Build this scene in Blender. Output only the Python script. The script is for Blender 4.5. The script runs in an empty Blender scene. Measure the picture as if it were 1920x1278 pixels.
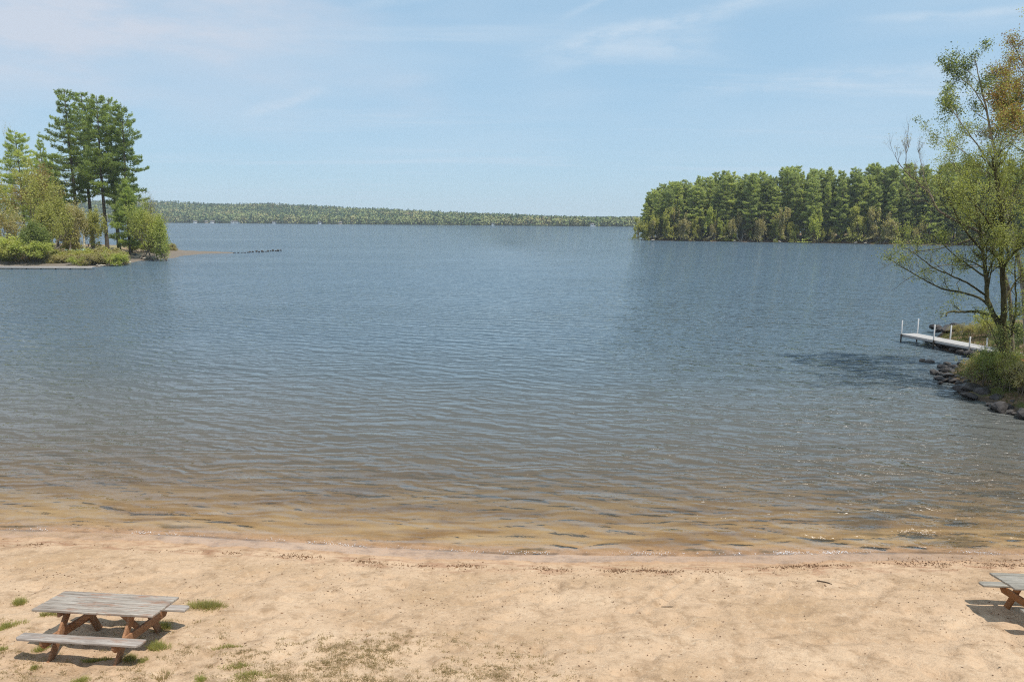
import bpy, math, random
import numpy as np
from mathutils import Matrix, Vector, Euler

sc = bpy.context.scene
R = math.radians
# ------------------------------------------------------------------ camera
FPX, CAMH, PITCH, ROLL = 1450.0, 7.4, math.atan(226 / 1450.0), R(0.3)
cam = bpy.data.objects.new("camera", bpy.data.cameras.new("camera"))
sc.collection.objects.link(cam)
cam.data.sensor_width = 36.0
cam.data.lens = 36.0 * FPX / 1920.0
cam.data.clip_start = 0.1
cam.data.clip_end = 9000.0
M = Matrix.Translation((0, 0, CAMH)) @ Matrix.Rotation(math.pi / 2 - PITCH, 4, 'X') @ Matrix.Rotation(ROLL, 4, 'Z')
cam.matrix_world = M
sc.camera = cam

# ------------------------------------------------------------------ sun, sky, exposure
SUN = Vector((0.36, -0.28, 1.0)).normalized()
sun_el = math.asin(SUN.z)
sun_rot = math.atan2(SUN.x, SUN.y)
ld = bpy.data.lights.new("sun", 'SUN')
ld.energy = 4.6
ld.angle = R(0.6)
ld.color = (1.0, 0.95, 0.87)
lo = bpy.data.objects.new("sun", ld)
sc.collection.objects.link(lo)
lo.location = (20, -20, 60)
lo.rotation_euler = SUN.to_track_quat('Z', 'Y').to_euler()
sc.view_settings.view_transform = 'Standard'
sc.view_settings.look = 'None'
sc.view_settings.gamma = 1.0
sc.view_settings.exposure = 0.0
sc.cycles.use_denoising = False
sc.cycles.denoising_prefilter = 'ACCURATE'
sc.cycles.sample_clamp_indirect = 6.0
sc.cycles.sample_clamp_direct = 1.7
sc.cycles.filter_width = 1.15
sc.cycles.max_bounces = 6
sc.cycles.transparent_max_bounces = 8
sc.cycles.volume_bounces = 0
sc.cycles.caustics_reflective = False
sc.cycles.caustics_refractive = False


class NT:
    """small helper round a node tree"""
    def __init__(s, tree):
        s.t = tree
        tree.nodes.clear()

    def n(s, typ, **kw):
        nd = s.t.nodes.new(typ)
        for k, v in kw.items():
            if isinstance(k, str) and hasattr(nd, k) and k not in nd.inputs:
                setattr(nd, k, v)
            else:
                s.set(nd, k, v)
        return nd

    def set(s, nd, k, v):
        if hasattr(v, 'is_output'):
            s.t.links.new(v, nd.inputs[k])
        else:
            nd.inputs[k].default_value = v

    def link(s, a, b):
        s.t.links.new(a, b)

    def math(s, op, a, b=None, c=None, clamp=False):
        nd = s.t.nodes.new('ShaderNodeMath')
        nd.operation = op
        nd.use_clamp = clamp
        for i, v in enumerate((a, b, c)):
            if v is not None:
                s.set(nd, i, v)
        return nd.outputs[0]

    def vmath(s, op, a, b=None, scale=None):
        nd = s.t.nodes.new('ShaderNodeVectorMath')
        nd.operation = op
        s.set(nd, 0, a)
        if b is not None:
            s.set(nd, 1, b)
        if scale is not None:
            s.set(nd, 'Scale', scale)
        return nd.outputs[0]

    def mapping(s, vec, loc=(0, 0, 0), rot=(0, 0, 0), scale=(1, 1, 1)):
        nd = s.t.nodes.new('ShaderNodeMapping')
        s.set(nd, 'Vector', vec)
        nd.inputs['Location'].default_value = loc
        nd.inputs['Rotation'].default_value = rot
        nd.inputs['Scale'].default_value = scale
        return nd.outputs[0]

    def noise(s, vec, scale=1.0, detail=2.0, rough=0.5, dist=0.0, color=False):
        nd = s.t.nodes.new('ShaderNodeTexNoise')
        s.set(nd, 'Vector', vec)
        s.set(nd, 'Scale', scale)
        s.set(nd, 'Detail', detail)
        s.set(nd, 'Roughness', rough)
        s.set(nd, 'Distortion', dist)
        return nd.outputs[1 if color else 0]

    def ramp(s, fac, stops, interp='LINEAR'):
        nd = s.t.nodes.new('ShaderNodeValToRGB')
        cr = nd.color_ramp
        cr.interpolation = interp
        while len(cr.elements) > len(stops):
            cr.elements.remove(cr.elements[-1])
        while len(cr.elements) < len(stops):
            cr.elements.new(1.0)
        for e, (p, c) in zip(cr.elements, stops):
            e.position = p
            if not isinstance(c, (tuple, list)):
                c = (c, c, c)
            e.color = (*c[:3], 1.0)
        s.set(nd, 'Fac', fac)
        return nd.outputs[0]

    def mix(s, fac, a, b, blend='MIX'):
        nd = s.t.nodes.new('ShaderNodeMix')
        nd.data_type = 'RGBA'
        nd.blend_type = blend
        nd.clamp_factor = True
        s.set(nd, 0, fac)
        for i, v in ((6, a), (7, b)):
            if isinstance(v, (tuple, list)):
                v = (*v[:3], 1.0)
            s.set(nd, i, v)
        return nd.outputs[2]

    def smooth(s, v, a, b):
        nd = s.t.nodes.new('ShaderNodeMapRange')
        nd.interpolation_type = 'SMOOTHSTEP'
        s.set(nd, 0, v)
        s.set(nd, 1, a)
        s.set(nd, 2, b)
        return nd.outputs[0]

    def attr(s, name, out='Fac'):
        nd = s.t.nodes.new('ShaderNodeAttribute')
        nd.attribute_name = name
        return nd.outputs[out]

    def sep(s, v):
        nd = s.t.nodes.new('ShaderNodeSeparateXYZ')
        s.set(nd, 0, v)
        return nd.outputs

    def comb(s, x, y, z):
        nd = s.t.nodes.new('ShaderNodeCombineXYZ')
        for i, v in enumerate((x, y, z)):
            s.set(nd, i, v)
        return nd.outputs[0]


# world
world = bpy.data.worlds.new("World")
sc.world = world
world.use_nodes = True
w = NT(world.node_tree)
sky = w.n('ShaderNodeTexSky')
sky.sky_type = 'NISHITA'
sky.sun_disc = False
sky.sun_elevation = sun_el
sky.sun_rotation = sun_rot
sky.altitude = 100.0
sky.air_density = 1.0
sky.dust_density = 0.2
sky.ozone_density = 2.0
dirv = w.n('ShaderNodeTexCoord').outputs['Generated']
dx, dy, dz = w.sep(dirv)[:]
inv = w.math('DIVIDE', 1.0, w.math('MAXIMUM', w.math('ADD', dz, 0.06), 0.03))
plane = w.comb(w.math('MULTIPLY', dx, inv), w.math('MULTIPLY', dy, inv), 0.0)
az = w.math('DIVIDE', dx, w.math('MAXIMUM', dy, 0.05))
el = dz
# broad pale veil of cloud to the left of the lake
veil = w.math('MULTIPLY', w.smooth(w.math('ADD', az, w.math('MULTIPLY', w.noise(w.mapping(dirv, scale=(2, 2, 7)), 2.0, 4, 0.55), 0.55)), 0.24, -0.22),
              w.smooth(w.math('ADD', el, w.math('MULTIPLY', w.noise(w.mapping(dirv, scale=(3, 3, 10), loc=(3, 1, 2)), 1.6, 4, 0.5), 0.16)), 0.17, 0.26))
veil = w.math('MULTIPLY', veil, w.math('ADD', 0.45, w.math('MULTIPLY', w.smooth(w.noise(w.mapping(dirv, rot=(0, R(14), 0), scale=(1.2, 1.2, 5), loc=(6, 2, 3)), 3.2, 6, 0.6), 0.36, 0.62), 0.65)), clamp=True)
c1 = w.smooth(w.noise(w.mapping(plane, rot=(0, 0, R(62)), scale=(0.28, 1.3, 1)), 1.0, 6, 0.62, 0.6), 0.50, 0.78)
c2 = w.smooth(w.noise(w.mapping(plane, rot=(0, 0, R(-52)), scale=(0.12, 0.75, 1), loc=(4, 2, 0)), 1.0, 7, 0.6, 0.5), 0.52, 0.82)
c3 = w.smooth(w.noise(w.mapping(dirv, scale=(1.5, 1.5, 9), loc=(1, 7, 0)), 1.5, 3, 0.5), 0.42, 0.8)
wisp = w.math('ADD', w.math('MULTIPLY', c1, 0.5), w.math('ADD', w.math('MULTIPLY', c2, 0.45), w.math('MULTIPLY', c3, 0.35)), clamp=True)
elv = w.math('DIVIDE', dz, w.math('MAXIMUM', dy, 0.05))
wn = w.noise(w.mapping(dirv, scale=(1, 1, 2)), 7.0, 5, 0.6)
wn2 = w.noise(w.mapping(dirv, scale=(1, 1, 3), loc=(2, 5, 1)), 14.0, 5, 0.65)
# cirrus streaks at given bearings: (azimuth, elevation) tangents of both ends, width, strength
for a0, e0, a1, e1, wd_, st_ in ((0.02, 0.205, 0.46, 0.305, 0.015, 0.55), (0.02, 0.19, 0.26, 0.235, 0.030, 0.5), (-0.34, 0.125, -0.235, 0.158, 0.012, 0.55),
                                 (0.06, 0.245, 0.17, 0.30, 0.008, 0.45), (-0.20, 0.255, 0.02, 0.30, 0.016, 0.55), (0.20, 0.16, 0.62, 0.195, 0.020, 0.45),
                                 (0.42, 0.245, 0.66, 0.262, 0.010, 0.5)):
    ln = math.hypot(a1 - a0, e1 - e0); ux, uy = (a1 - a0) / ln, (e1 - e0) / ln
    pa = w.math('SUBTRACT', az, a0); pe = w.math('SUBTRACT', elv, e0)
    along = w.math('DIVIDE', w.math('ADD', w.math('MULTIPLY', pa, ux), w.math('MULTIPLY', pe, uy)), ln)
    across = w.math('SUBTRACT', w.math('MULTIPLY', pe, ux), w.math('MULTIPLY', pa, uy))
    across = w.math('ABSOLUTE', w.math('ADD', across, w.math('MULTIPLY', w.math('SUBTRACT', wn, 0.5), wd_ * 2.2)))
    m1 = w.math('MULTIPLY', w.smooth(across, wd_, 0.0), w.math('MULTIPLY', w.smooth(along, -0.15, 0.35), w.smooth(along, 1.15, 0.7)))
    wisp = w.math('ADD', wisp, w.math('MULTIPLY', m1, w.math('MULTIPLY', w.smooth(wn2, 0.3, 0.62), st_)), clamp=True)
SKYS = 0.12
skyc = w.mix(0.74, sky.outputs[0], (3.4, 5.3, 7.0))
skycol = w.mix(w.math('MULTIPLY', veil, 0.95), w.mix(wisp, skyc, (4.9, 6.0, 7.1)), (5.15, 5.7, 6.6))
bg = w.n('ShaderNodeBackground')
w.link(skycol, bg.inputs['Color'])
bg.inputs['Strength'].default_value = SKYS
wo = w.n('ShaderNodeOutputWorld')
w.link(bg.outputs[0], wo.inputs[0])

# ------------------------------------------------------------------ geometry helpers
cR, sR, cP, sP = math.cos(ROLL), math.sin(ROLL), math.cos(PITCH), math.sin(PITCH)


def ray(px, py):
    X, Y = px - 960.0, py - 639.0
    x = (X * cR + Y * sR) / FPX
    u = -(-X * sR + Y * cR) / FPX
    return np.array([x, cP + u * sP, -sP + u * cP])


def at(px, py, z=0.0):
    d = ray(px, py)
    t = (z - CAMH) / d[2]
    return np.array([d[0] * t, d[1] * t, z])


def atd(px, py, D):
    d = ray(px, py)
    t = D / d[1]
    return np.array([d[0] * t, D, CAMH + d[2] * t])


def hash2(ix, iy, seed):
    n = (ix.astype(np.int64) * 374761393 + iy.astype(np.int64) * 668265263 + seed * 144665) & 0x7fffffff
    n = ((n ^ (n >> 13)) * 1274126177) & 0x7fffffff
    return ((n ^ (n >> 16)) & 0xffff) / 65535.0


def vnoise(x, y, seed=0):
    x = np.asarray(x, float); y = np.asarray(y, float)
    ix, iy = np.floor(x), np.floor(y)
    fx, fy = x - ix, y - iy
    fx = fx * fx * (3 - 2 * fx); fy = fy * fy * (3 - 2 * fy)
    a = hash2(ix, iy, seed); b = hash2(ix + 1, iy, seed)
    c = hash2(ix, iy + 1, seed); d = hash2(ix + 1, iy + 1, seed)
    return (a * (1 - fx) + b * fx) * (1 - fy) + (c * (1 - fx) + d * fx) * fy


def fbm(x, y, seed=0, oct=4):
    s, a, f = 0.0, 0.5, 1.0
    for i in range(oct):
        s = s + a * (vnoise(x * f + 17 * i, y * f - 9 * i, seed + i) - 0.5)
        a *= 0.5; f *= 2.03
    return s


def mk(name, V, F, mat=None, parent=None, smooth=False, attrs=None, link=True, matidx=None):
    """one mesh object from numpy vertices and a list of face arrays"""
    V = np.asarray(V, np.float32).reshape(-1, 3)
    if isinstance(F, np.ndarray):
        F = [F]
    F = [np.asarray(f, np.int32) for f in F if len(f)]
    me = bpy.data.meshes.new(name)
    nl = sum(f.size for f in F); npol = sum(len(f) for f in F)
    me.vertices.add(len(V)); me.loops.add(nl); me.polygons.add(npol)
    me.vertices.foreach_set('co', V.ravel())
    me.loops.foreach_set('vertex_index', np.concatenate([f.ravel() for f in F]))
    st, off = [], 0
    for f in F:
        k = f.shape[1]
        st.append(off + np.arange(len(f)) * k); off += f.size
    me.polygons.foreach_set('loop_start', np.concatenate(st).astype(np.int32))
    me.update(calc_edges=True)
    if smooth:
        me.polygons.foreach_set('use_smooth', np.ones(npol, bool))
    if mat is not None:
        for m in (mat if isinstance(mat, (list, tuple)) else [mat]):
            me.materials.append(m)
    if matidx is not None:
        me.polygons.foreach_set('material_index', np.asarray(matidx, np.int32))
    for k, v in (attrs or {}).items():
        a = me.attributes.new(k, 'FLOAT', 'POINT')
        a.data.foreach_set('value', np.asarray(v, np.float32))
    me.validate()
    o = bpy.data.objects.new(name, me)
    if link:
        sc.collection.objects.link(o)
    if parent is not None:
        o.parent = parent
    return o


def tag(o, label=None, cat=None, group=None, kind=None):
    if label: o['label'] = label
    if cat: o['category'] = cat
    if group: o['group'] = group
    if kind: o['kind'] = kind
    return o


def empty(name, loc, rot=(0, 0, 0), scale=1.0):
    o = bpy.data.objects.new(name, None)
    sc.collection.objects.link(o)
    o.location = loc; o.rotation_euler = rot
    o.scale = (scale,) * 3 if not isinstance(scale, (tuple, list)) else scale
    o.empty_display_size = 0.2
    return o


def copy_tree(o, parent=None):
    c = o.copy()
    sc.collection.objects.link(c)
    if parent is not None: c.parent = parent
    for ch in list(o.children):
        copy_tree(ch, c)
    return c


def grid_faces(ny, nx):
    i = np.arange(ny - 1)[:, None] * nx + np.arange(nx - 1)[None, :]
    i = i.ravel()
    return np.stack([i, i + 1, i + nx + 1, i + nx], 1)


class Geo:
    """collects tubes and boxes"""
    def __init__(s): s.V = []; s.F4 = []; s.F3 = []; s.n = 0

    def add(s, V, F4=None, F3=None):
        V = np.asarray(V, float)
        if F4 is not None: s.F4.append(np.asarray(F4) + s.n)
        if F3 is not None: s.F3.append(np.asarray(F3) + s.n)
        s.V.append(V); s.n += len(V)

    def tube(s, pts, rad, k=6, cap=True):
        pts = np.asarray(pts, float); rad = np.asarray(rad, float)
        t = np.gradient(pts, axis=0)
        t /= np.linalg.norm(t, axis=1)[:, None] + 1e-9
        ref = np.array([0.31, 0.95, 0.05]) if abs(t[0][2]) > 0.6 else np.array([0.05, 0.1, 1.0])
        a = np.cross(t, ref); a /= np.linalg.norm(a, axis=1)[:, None] + 1e-9
        b = np.cross(t, a)
        th = np.arange(k) * 2 * math.pi / k
        ring = (np.cos(th)[None, :, None] * a[:, None, :] + np.sin(th)[None, :, None] * b[:, None, :]) * rad[:, None, None] + pts[:, None, :]
        n = len(pts)
        i = np.arange(n - 1)[:, None] * k
        j = np.arange(k)[None, :]
        f = np.stack([i + j, i + (j + 1) % k, i + k + (j + 1) % k, i + k + j], -1).reshape(-1, 4)
        s.add(ring.reshape(-1, 3), f)

    def board(s, p0, p1, wd, th, up=(0, 0, 1)):
        """a board from p0 to p1: wd along the 'up' side, th across"""
        p0 = np.asarray(p0, float); p1 = np.asarray(p1, float)
        d = p1 - p0; d /= np.linalg.norm(d)
        u = np.asarray(up, float); u = u - d * u.dot(d); u /= np.linalg.norm(u)
        v = np.cross(d, u)
        V = []
        for p in (p0, p1):
            for a, b in ((-1, -1), (1, -1), (1, 1), (-1, 1)):
                V.append(p + u * a * wd / 2 + v * b * th / 2)
        s.add(V, [[0, 1, 2, 3], [7, 6, 5, 4], [0, 4, 5, 1], [1, 5, 6, 2], [2, 6, 7, 3], [3, 7, 4, 0]])

    def build(s, name, mat, parent=None, smooth=False, attrs=None, link=True):
        F = []
        if s.F4: F.append(np.concatenate(s.F4))
        if s.F3: F.append(np.concatenate(s.F3))
        return mk(name, np.concatenate(s.V), F, mat, parent, smooth, attrs, link)


def bevel(o, wdt=0.004):
    m = o.modifiers.new('bevel', 'BEVEL'); m.width = wdt; m.segments = 2; m.limit_method = 'ANGLE'
    return o


# ------------------------------------------------------------------ materials
def mat(name):
    m = bpy.data.materials.new(name); m.use_nodes = True
    return m, NT(m.node_tree)


def finish(nt, shader):
    o = nt.n('ShaderNodeOutputMaterial')
    nt.link(shader, o.inputs[0])


def principled(nt, col, rough=0.7, normal=None, spec=0.3, **kw):
    p = nt.n('ShaderNodeBsdfPrincipled')
    nt.set(p, 'Base Color', (*col[:3], 1) if isinstance(col, (tuple, list)) else col)
    nt.set(p, 'Roughness', rough)
    nt.set(p, 'Specular IOR Level', spec)
    if normal is not None: nt.set(p, 'Normal', normal)
    for k, v in kw.items(): nt.set(p, k, v)
    return p.outputs[0]


def bump(nt, h, strength, dist=1.0):
    b = nt.n('ShaderNodeBump')
    nt.set(b, 'Height', h); nt.set(b, 'Strength', strength); nt.set(b, 'Distance', dist)
    return b.outputs[0]


def leaf_mat(name, dark, light, third=None, trans=0.3, spec=0.25, rough=0.55):
    m, t = mat(name)
    oi = t.n('ShaderNodeObjectInfo').outputs['Random']
    tint = t.attr('tint')
    v = t.math('ADD', t.math('MULTIPLY', tint, 0.66), t.math('MULTIPLY', oi, 0.42))
    stops = [(0.0, dark), (0.75, light)]
    if third: stops.append((1.0, third))
    col = t.ramp(v, stops)
    p = principled(t, col, rough, spec=spec)
    tr = t.n('ShaderNodeBsdfTranslucent')
    t.link(t.mix(1.0, col, (1.2, 1.25, 0.6), 'MULTIPLY'), tr.inputs[0])
    ms = t.n('ShaderNodeMixShader')
    ms.inputs[0].default_value = trans
    t.link(p, ms.inputs[1]); t.link(tr.outputs[0], ms.inputs[2])
    finish(t, ms.outputs[0])
    return m


def bark_mat(name, a, b, scale=6.0):
    m, t = mat(name)
    co = t.n('ShaderNodeTexCoord').outputs['Object']
    n = t.noise(t.mapping(co, scale=(3, 3, 0.6)), scale, 4, 0.6)
    col = t.ramp(n, [(0.3, a), (0.7, b)])
    finish(t, principled(t, col, 0.9, bump(t, n, 0.6, 0.03), spec=0.1))
    return m


MP = {}
MP['needles'] = leaf_mat('pine needles', (0.15, 0.20, 0.10), (0.46, 0.53, 0.22), (0.66, 0.67, 0.31), 0.58)
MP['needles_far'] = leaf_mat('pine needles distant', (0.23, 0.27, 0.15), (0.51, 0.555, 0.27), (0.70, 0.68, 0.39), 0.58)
MP['leaf_olive'] = leaf_mat('olive spring leaves', (0.29, 0.28, 0.10), (0.50, 0.49, 0.165), (0.60, 0.56, 0.22), 0.54)
MP['leaf_lime'] = leaf_mat('lime spring leaves', (0.15, 0.18, 0.06), (0.28, 0.325, 0.105), (0.38, 0.39, 0.14), 0.45)
MP['leaf_rust'] = leaf_mat('rusty spring buds', (0.22, 0.11, 0.05), (0.38, 0.21, 0.085), (0.42, 0.31, 0.11), 0.4)
MP['leaf_tan'] = leaf_mat('tan spring buds', (0.29, 0.24, 0.135), (0.48, 0.42, 0.21), (0.56, 0.51, 0.27), 0.5)
MP['leaf_spring'] = leaf_mat('young yellow leaves', (0.26, 0.28, 0.085), (0.48, 0.51, 0.145), (0.60, 0.60, 0.20), 0.52)
MP['leaf_pale'] = leaf_mat('pale spring leaves', (0.25, 0.265, 0.11), (0.45, 0.47, 0.19), (0.58, 0.57, 0.26), 0.5)
MP['leaf_gold'] = leaf_mat('gold brown buds', (0.27, 0.19, 0.08), (0.43, 0.33, 0.13), (0.48, 0.40, 0.16), 0.45)
MP['leaf_teal'] = leaf_mat('dark aspen leaves', (0.06, 0.09, 0.045), (0.16, 0.205, 0.085), (0.28, 0.31, 0.11), 0.35)
MP['leaf_yellow'] = leaf_mat('yellow green leaves', (0.18, 0.19, 0.055), (0.38, 0.40, 0.115), (0.53, 0.52, 0.18), 0.48)
MP['bark'] = bark_mat('grey brown bark', (0.055, 0.045, 0.036), (0.17, 0.14, 0.11))
MP['bark_moss'] = bark_mat('mossy dark bark', (0.035, 0.032, 0.018), (0.13, 0.12, 0.055), 4)
MP['bark_pale'] = bark_mat('pale bark', (0.22, 0.19, 0.16), (0.50, 0.46, 0.40))
MP['twig'] = bark_mat('twig bark', (0.13, 0.10, 0.08), (0.30, 0.25, 0.20))

# ------------------------------------------------------------------ shore and beach ground
_sp = [at(px, py) for px, py in ((-900, 960), (-400, 978), (0, 994), (200, 998), (400, 1008), (700, 1027), (960, 1038), (1300, 1041),
                                 (1600, 1038), (1760, 1036), (1920, 1040), (2200, 1030), (2700, 985))]
_sx = np.array([p[0] for p in _sp]); _sy = np.array([p[1] for p in _sp])
_sx = np.concatenate([[-3000, -120], _sx, [60, 3000]])
_sy = np.concatenate([[30, 24], _sy, [22, 40]])


def shore(x):
    return np.interp(x, _sx, _sy)


GROOVES = [(tuple(at(*a, .35)[:2]), tuple(at(*b, .4)[:2])) for a, b in (((1530, 1085), (1676, 1142)), ((1700, 1178), (1905, 1242)), ((1590, 1236), (1790, 1300)),
            ((1215, 1150), (1310, 1062)), ((1190, 1146), (1285, 1060)), ((905, 1120), (1010, 1090)), ((620, 1110), (700, 1150)), ((1420, 1150), (1620, 1215)))]


def ground(x, y, detail=True):
    x = np.asarray(x, float); y = np.asarray(y, float)
    d = shore(x) - y + 0.25 * fbm(x * 0.5, y * 0 + 3, 5, 3)
    dr = np.maximum(d, 0); dl = np.maximum(-d, 0)
    z = np.where(d > 0, 0.125 * dr - 0.0028 * np.minimum(dr, 12) ** 2 * (dr > 0), -(0.085 * np.minimum(dl, 30) + 0.012 * np.clip(dl - 30, 0, 60)))
    z = np.where(dr > 12, 0.125 * 12 - 0.0028 * 144 + 0.05 * (dr - 12), z)
    z = np.minimum(z, 3.5)
    if detail:
        land = np.clip(d / 0.8, 0, 1)
        z = z + land * (0.08 * fbm(x * 0.9, y * 0.9, 11, 3) + 0.045 * fbm(x * 3.1, y * 3.6, 21, 3))
        for (ax_, ay_), (bx_, by_) in GROOVES:
            ex_, ey_ = bx_ - ax_, by_ - ay_
            tt = np.clip(((x - ax_) * ex_ + (y - ay_) * ey_) / (ex_ ** 2 + ey_ ** 2), 0, 1)
            dd = np.hypot(x - ax_ - tt * ex_, y - ay_ - tt * ey_ + 0.10 * fbm(x * .8, y * .8, 91, 2))
            z = z - 0.030 * np.exp(-(dd / 0.07) ** 2) + 0.012 * np.exp(-((dd - .16) / 0.07) ** 2)
        fp = vnoise(x * 4.4, y * 4.6, 31)
        z = z - land * 0.045 * np.clip((vnoise(x * 2.3, y * 2.5, 37) - 0.6) / 0.2, 0, 1) * np.clip((d - 0.9) / 1.0, 0, 1)
        z = z - land * 0.035 * np.clip((fp - 0.62) / 0.25, 0, 1) * np.clip((d - 0.9) / 1.0, 0, 1)
        z = z + (1 - land) * 0.05 * fbm(x * 0.7, y * 1.6, 41, 3) * np.clip(-d / 2, 0, 1)
    return z


def axis(dense0, dense1, step, out0, out1, grow=1.18):
    a = list(np.arange(dense0, dense1 + step / 2, step))
    s, v = step, a[-1]
    while v < out1:
        s *= grow; v += s; a.append(min(v, out1))
    s, v = step, a[0]
    while v > out0:
        s *= grow; v -= s; a.insert(0, max(v, out0))
    return np.array(a)


gx = axis(-14.5, 14.5, 0.065, -2500, 2500, 1.16)
gy = axis(6.5, 19.5, 0.055, -300, 2500, 1.16)
GX, GY = np.meshgrid(gx, gy)
GZ = ground(GX, GY)
SD = shore(GX) - GY

m_sand, t = mat('beach sand')
pos = t.n('ShaderNodeNewGeometry').outputs['Position']
sd = t.attr('sd')
n_big = t.noise(t.mapping(pos, scale=(0.35, 0.6, 1)), 1.0, 4, 0.6)
n_mid = t.noise(pos, 2.6, 5, 0.65)
n_fine = t.noise(pos, 34.0, 4, 0.7)
n_grain = t.noise(pos, 260.0, 2, 0.6)
col = t.ramp(n_big, [(0.30, (0.435, 0.288, 0.165)), (0.5, (0.53, 0.366, 0.230)), (0.72, (0.615, 0.445, 0.292))])
col = t.mix(t.smooth(n_mid, 0.46, 0.72), col, (0.345, 0.225, 0.13))
n_spk = t.noise(pos, 11.0, 5, 0.75)
col = t.mix(t.math('MULTIPLY', t.smooth(n_spk, 0.54, 0.66), 0.55), col, (0.30, 0.20, 0.12))
col = t.mix(t.math('MULTIPLY', t.smooth(n_spk, 0.46, 0.34), 0.6), col, (0.60, 0.455, 0.31))
col = t.mix(t.math('MULTIPLY', t.smooth(n_fine, 0.52, 0.72), 0.35), col, (0.27, 0.185, 0.115))
col = t.mix(t.math('MULTIPLY', t.smooth(n_grain, 0.6, 0.8), 0.45), col, (0.22, 0.155, 0.10))
# damp band beside the lake, reddish line of silt
n_edge = t.noise(t.mapping(pos, scale=(0.8, 0.3, 1)), 1.0, 4, 0.6)
sdn = t.math('ADD', sd, t.math('MULTIPLY', t.math('SUBTRACT', n_edge, 0.5), 0.9))
damp = t.math('ADD', t.math('MULTIPLY', t.smooth(sdn, 1.5, 0.35), 0.55), t.math('MULTIPLY', t.smooth(sdn, 0.70, 0.58), 0.45))
col = t.mix(t.math('MULTIPLY', damp, 0.62), col, t.mix(1.0, col, (0.74, 0.60, 0.50), 'MULTIPLY'))
line = t.math('MULTIPLY', t.smooth(sdn, 0.55, 0.85), t.smooth(sdn, 1.5, 1.0))
line = t.math('MULTIPLY', line, t.smooth(t.noise(t.mapping(pos, scale=(1.6, 5, 1)), 1.0, 5, 0.7), 0.47, 0.62))
col = t.mix(t.math('MULTIPLY', line, 0.60), col, (0.27, 0.125, 0.065))
# thin dry litter towards the lawn (grey brown)
lit = t.math('MULTIPLY', t.smooth(sdn, 5.0, 7.0), t.smooth(t.noise(pos, 1.1, 5, 0.7), 0.50, 0.62))
col = t.mix(t.math('MULTIPLY', lit, t.math('MULTIPLY', t.smooth(n_fine, 0.40, 0.60), 0.65)), col, (0.23, 0.165, 0.105))
# lake floor: silt and leaf litter with depth
uw = t.smooth(sd, -0.1, -1.0)
bedn = t.noise(t.mapping(pos, scale=(0.28, 1.0, 1)), 1.0, 5, 0.65, 0.8)
bed = t.ramp(bedn, [(0.36, (0.26, 0.155, 0.065)), (0.52, (0.47, 0.325, 0.165)), (0.70, (0.58, 0.44, 0.255))])
col = t.mix(uw, col, bed)
xx = t.sep(pos)[0]
weed = t.math('MULTIPLY', t.smooth(t.noise(t.mapping(pos, scale=(0.45, 1.1, 1), loc=(5, 0, 0)), 1.3, 4, 0.6), 0.46, 0.60), t.smooth(xx, 5.0, 11.0))
weed = t.math('MULTIPLY', weed, uw)
wxn = t.noise(t.mapping(pos, scale=(0.55, 1.6, 1), loc=(2, 0, 0)), 1.0, 4, 0.6)
edgelit = t.math('MULTIPLY', t.smooth(wxn, 0.57, 0.66), t.math('MULTIPLY', t.smooth(sd, -0.05, -0.2), t.smooth(sd, -1.1, -0.5)))
weed = t.math('MAXIMUM', weed, edgelit)
col = t.mix(t.math('MULTIPLY', weed, 0.8), col, (0.07, 0.055, 0.022))
hgt = t.math('ADD', t.math('MULTIPLY', n_mid, 0.5), t.math('ADD', t.math('MULTIPLY', n_spk, 0.28), t.math('MULTIPLY', n_fine, 0.14)))
rough = t.math('SUBTRACT', 0.95, t.math('MULTIPLY', t.smooth(sdn, 0.62, 0.45), 0.80))
edge = t.math('MULTIPLY', t.smooth(sd, -0.16, -0.04), t.smooth(sd, 0.10, 0.0))
col = t.mix(t.math('MULTIPLY', edge, t.math('MULTIPLY', t.smooth(t.noise(pos, 1.3, 3, 0.6), 0.4, 0.6), 0.7)), col, (0.16, 0.11, 0.075))
bs = t.math('MULTIPLY', t.math('SUBTRACT', 1.0, t.math('MULTIPLY', damp, 0.85)), 0.75)
finish(t, principled(t, col, rough, bump(t, hgt, bs, 0.16), spec=0.35))
ground_o = mk('ground', np.stack([GX, GY, GZ], -1), grid_faces(len(gy), len(gx)), m_sand, smooth=True, attrs={'sd': SD.ravel()})
tag(ground_o, 'pale peach sand beach sloping down into the lake', kind='structure')


# ------------------------------------------------------------------ land forms beyond the water
def seg_dist(X, Y, poly):
    """signed distance to a polygon, positive inside"""
    P = np.asarray(poly, float)[:, :2]
    d = np.full(X.shape, 1e9); ins = np.zeros(X.shape, bool)
    n = len(P)
    for i in range(n):
        a, b = P[i], P[(i + 1) % n]
        e = b - a
        tt = np.clip(((X - a[0]) * e[0] + (Y - a[1]) * e[1]) / (e @ e), 0, 1)
        d = np.minimum(d, np.hypot(X - a[0] - tt * e[0], Y - a[1] - tt * e[1]))
        c = ((a[1] > Y) != (b[1] > Y))
        with np.errstate(divide='ignore', invalid='ignore'):
            xi = (b[0] - a[0]) * (Y - a[1]) / (b[1] - a[1] + 1e-12) + a[0]
        ins ^= (c & (X < xi))
    return np.where(ins, d, -d)


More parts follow.
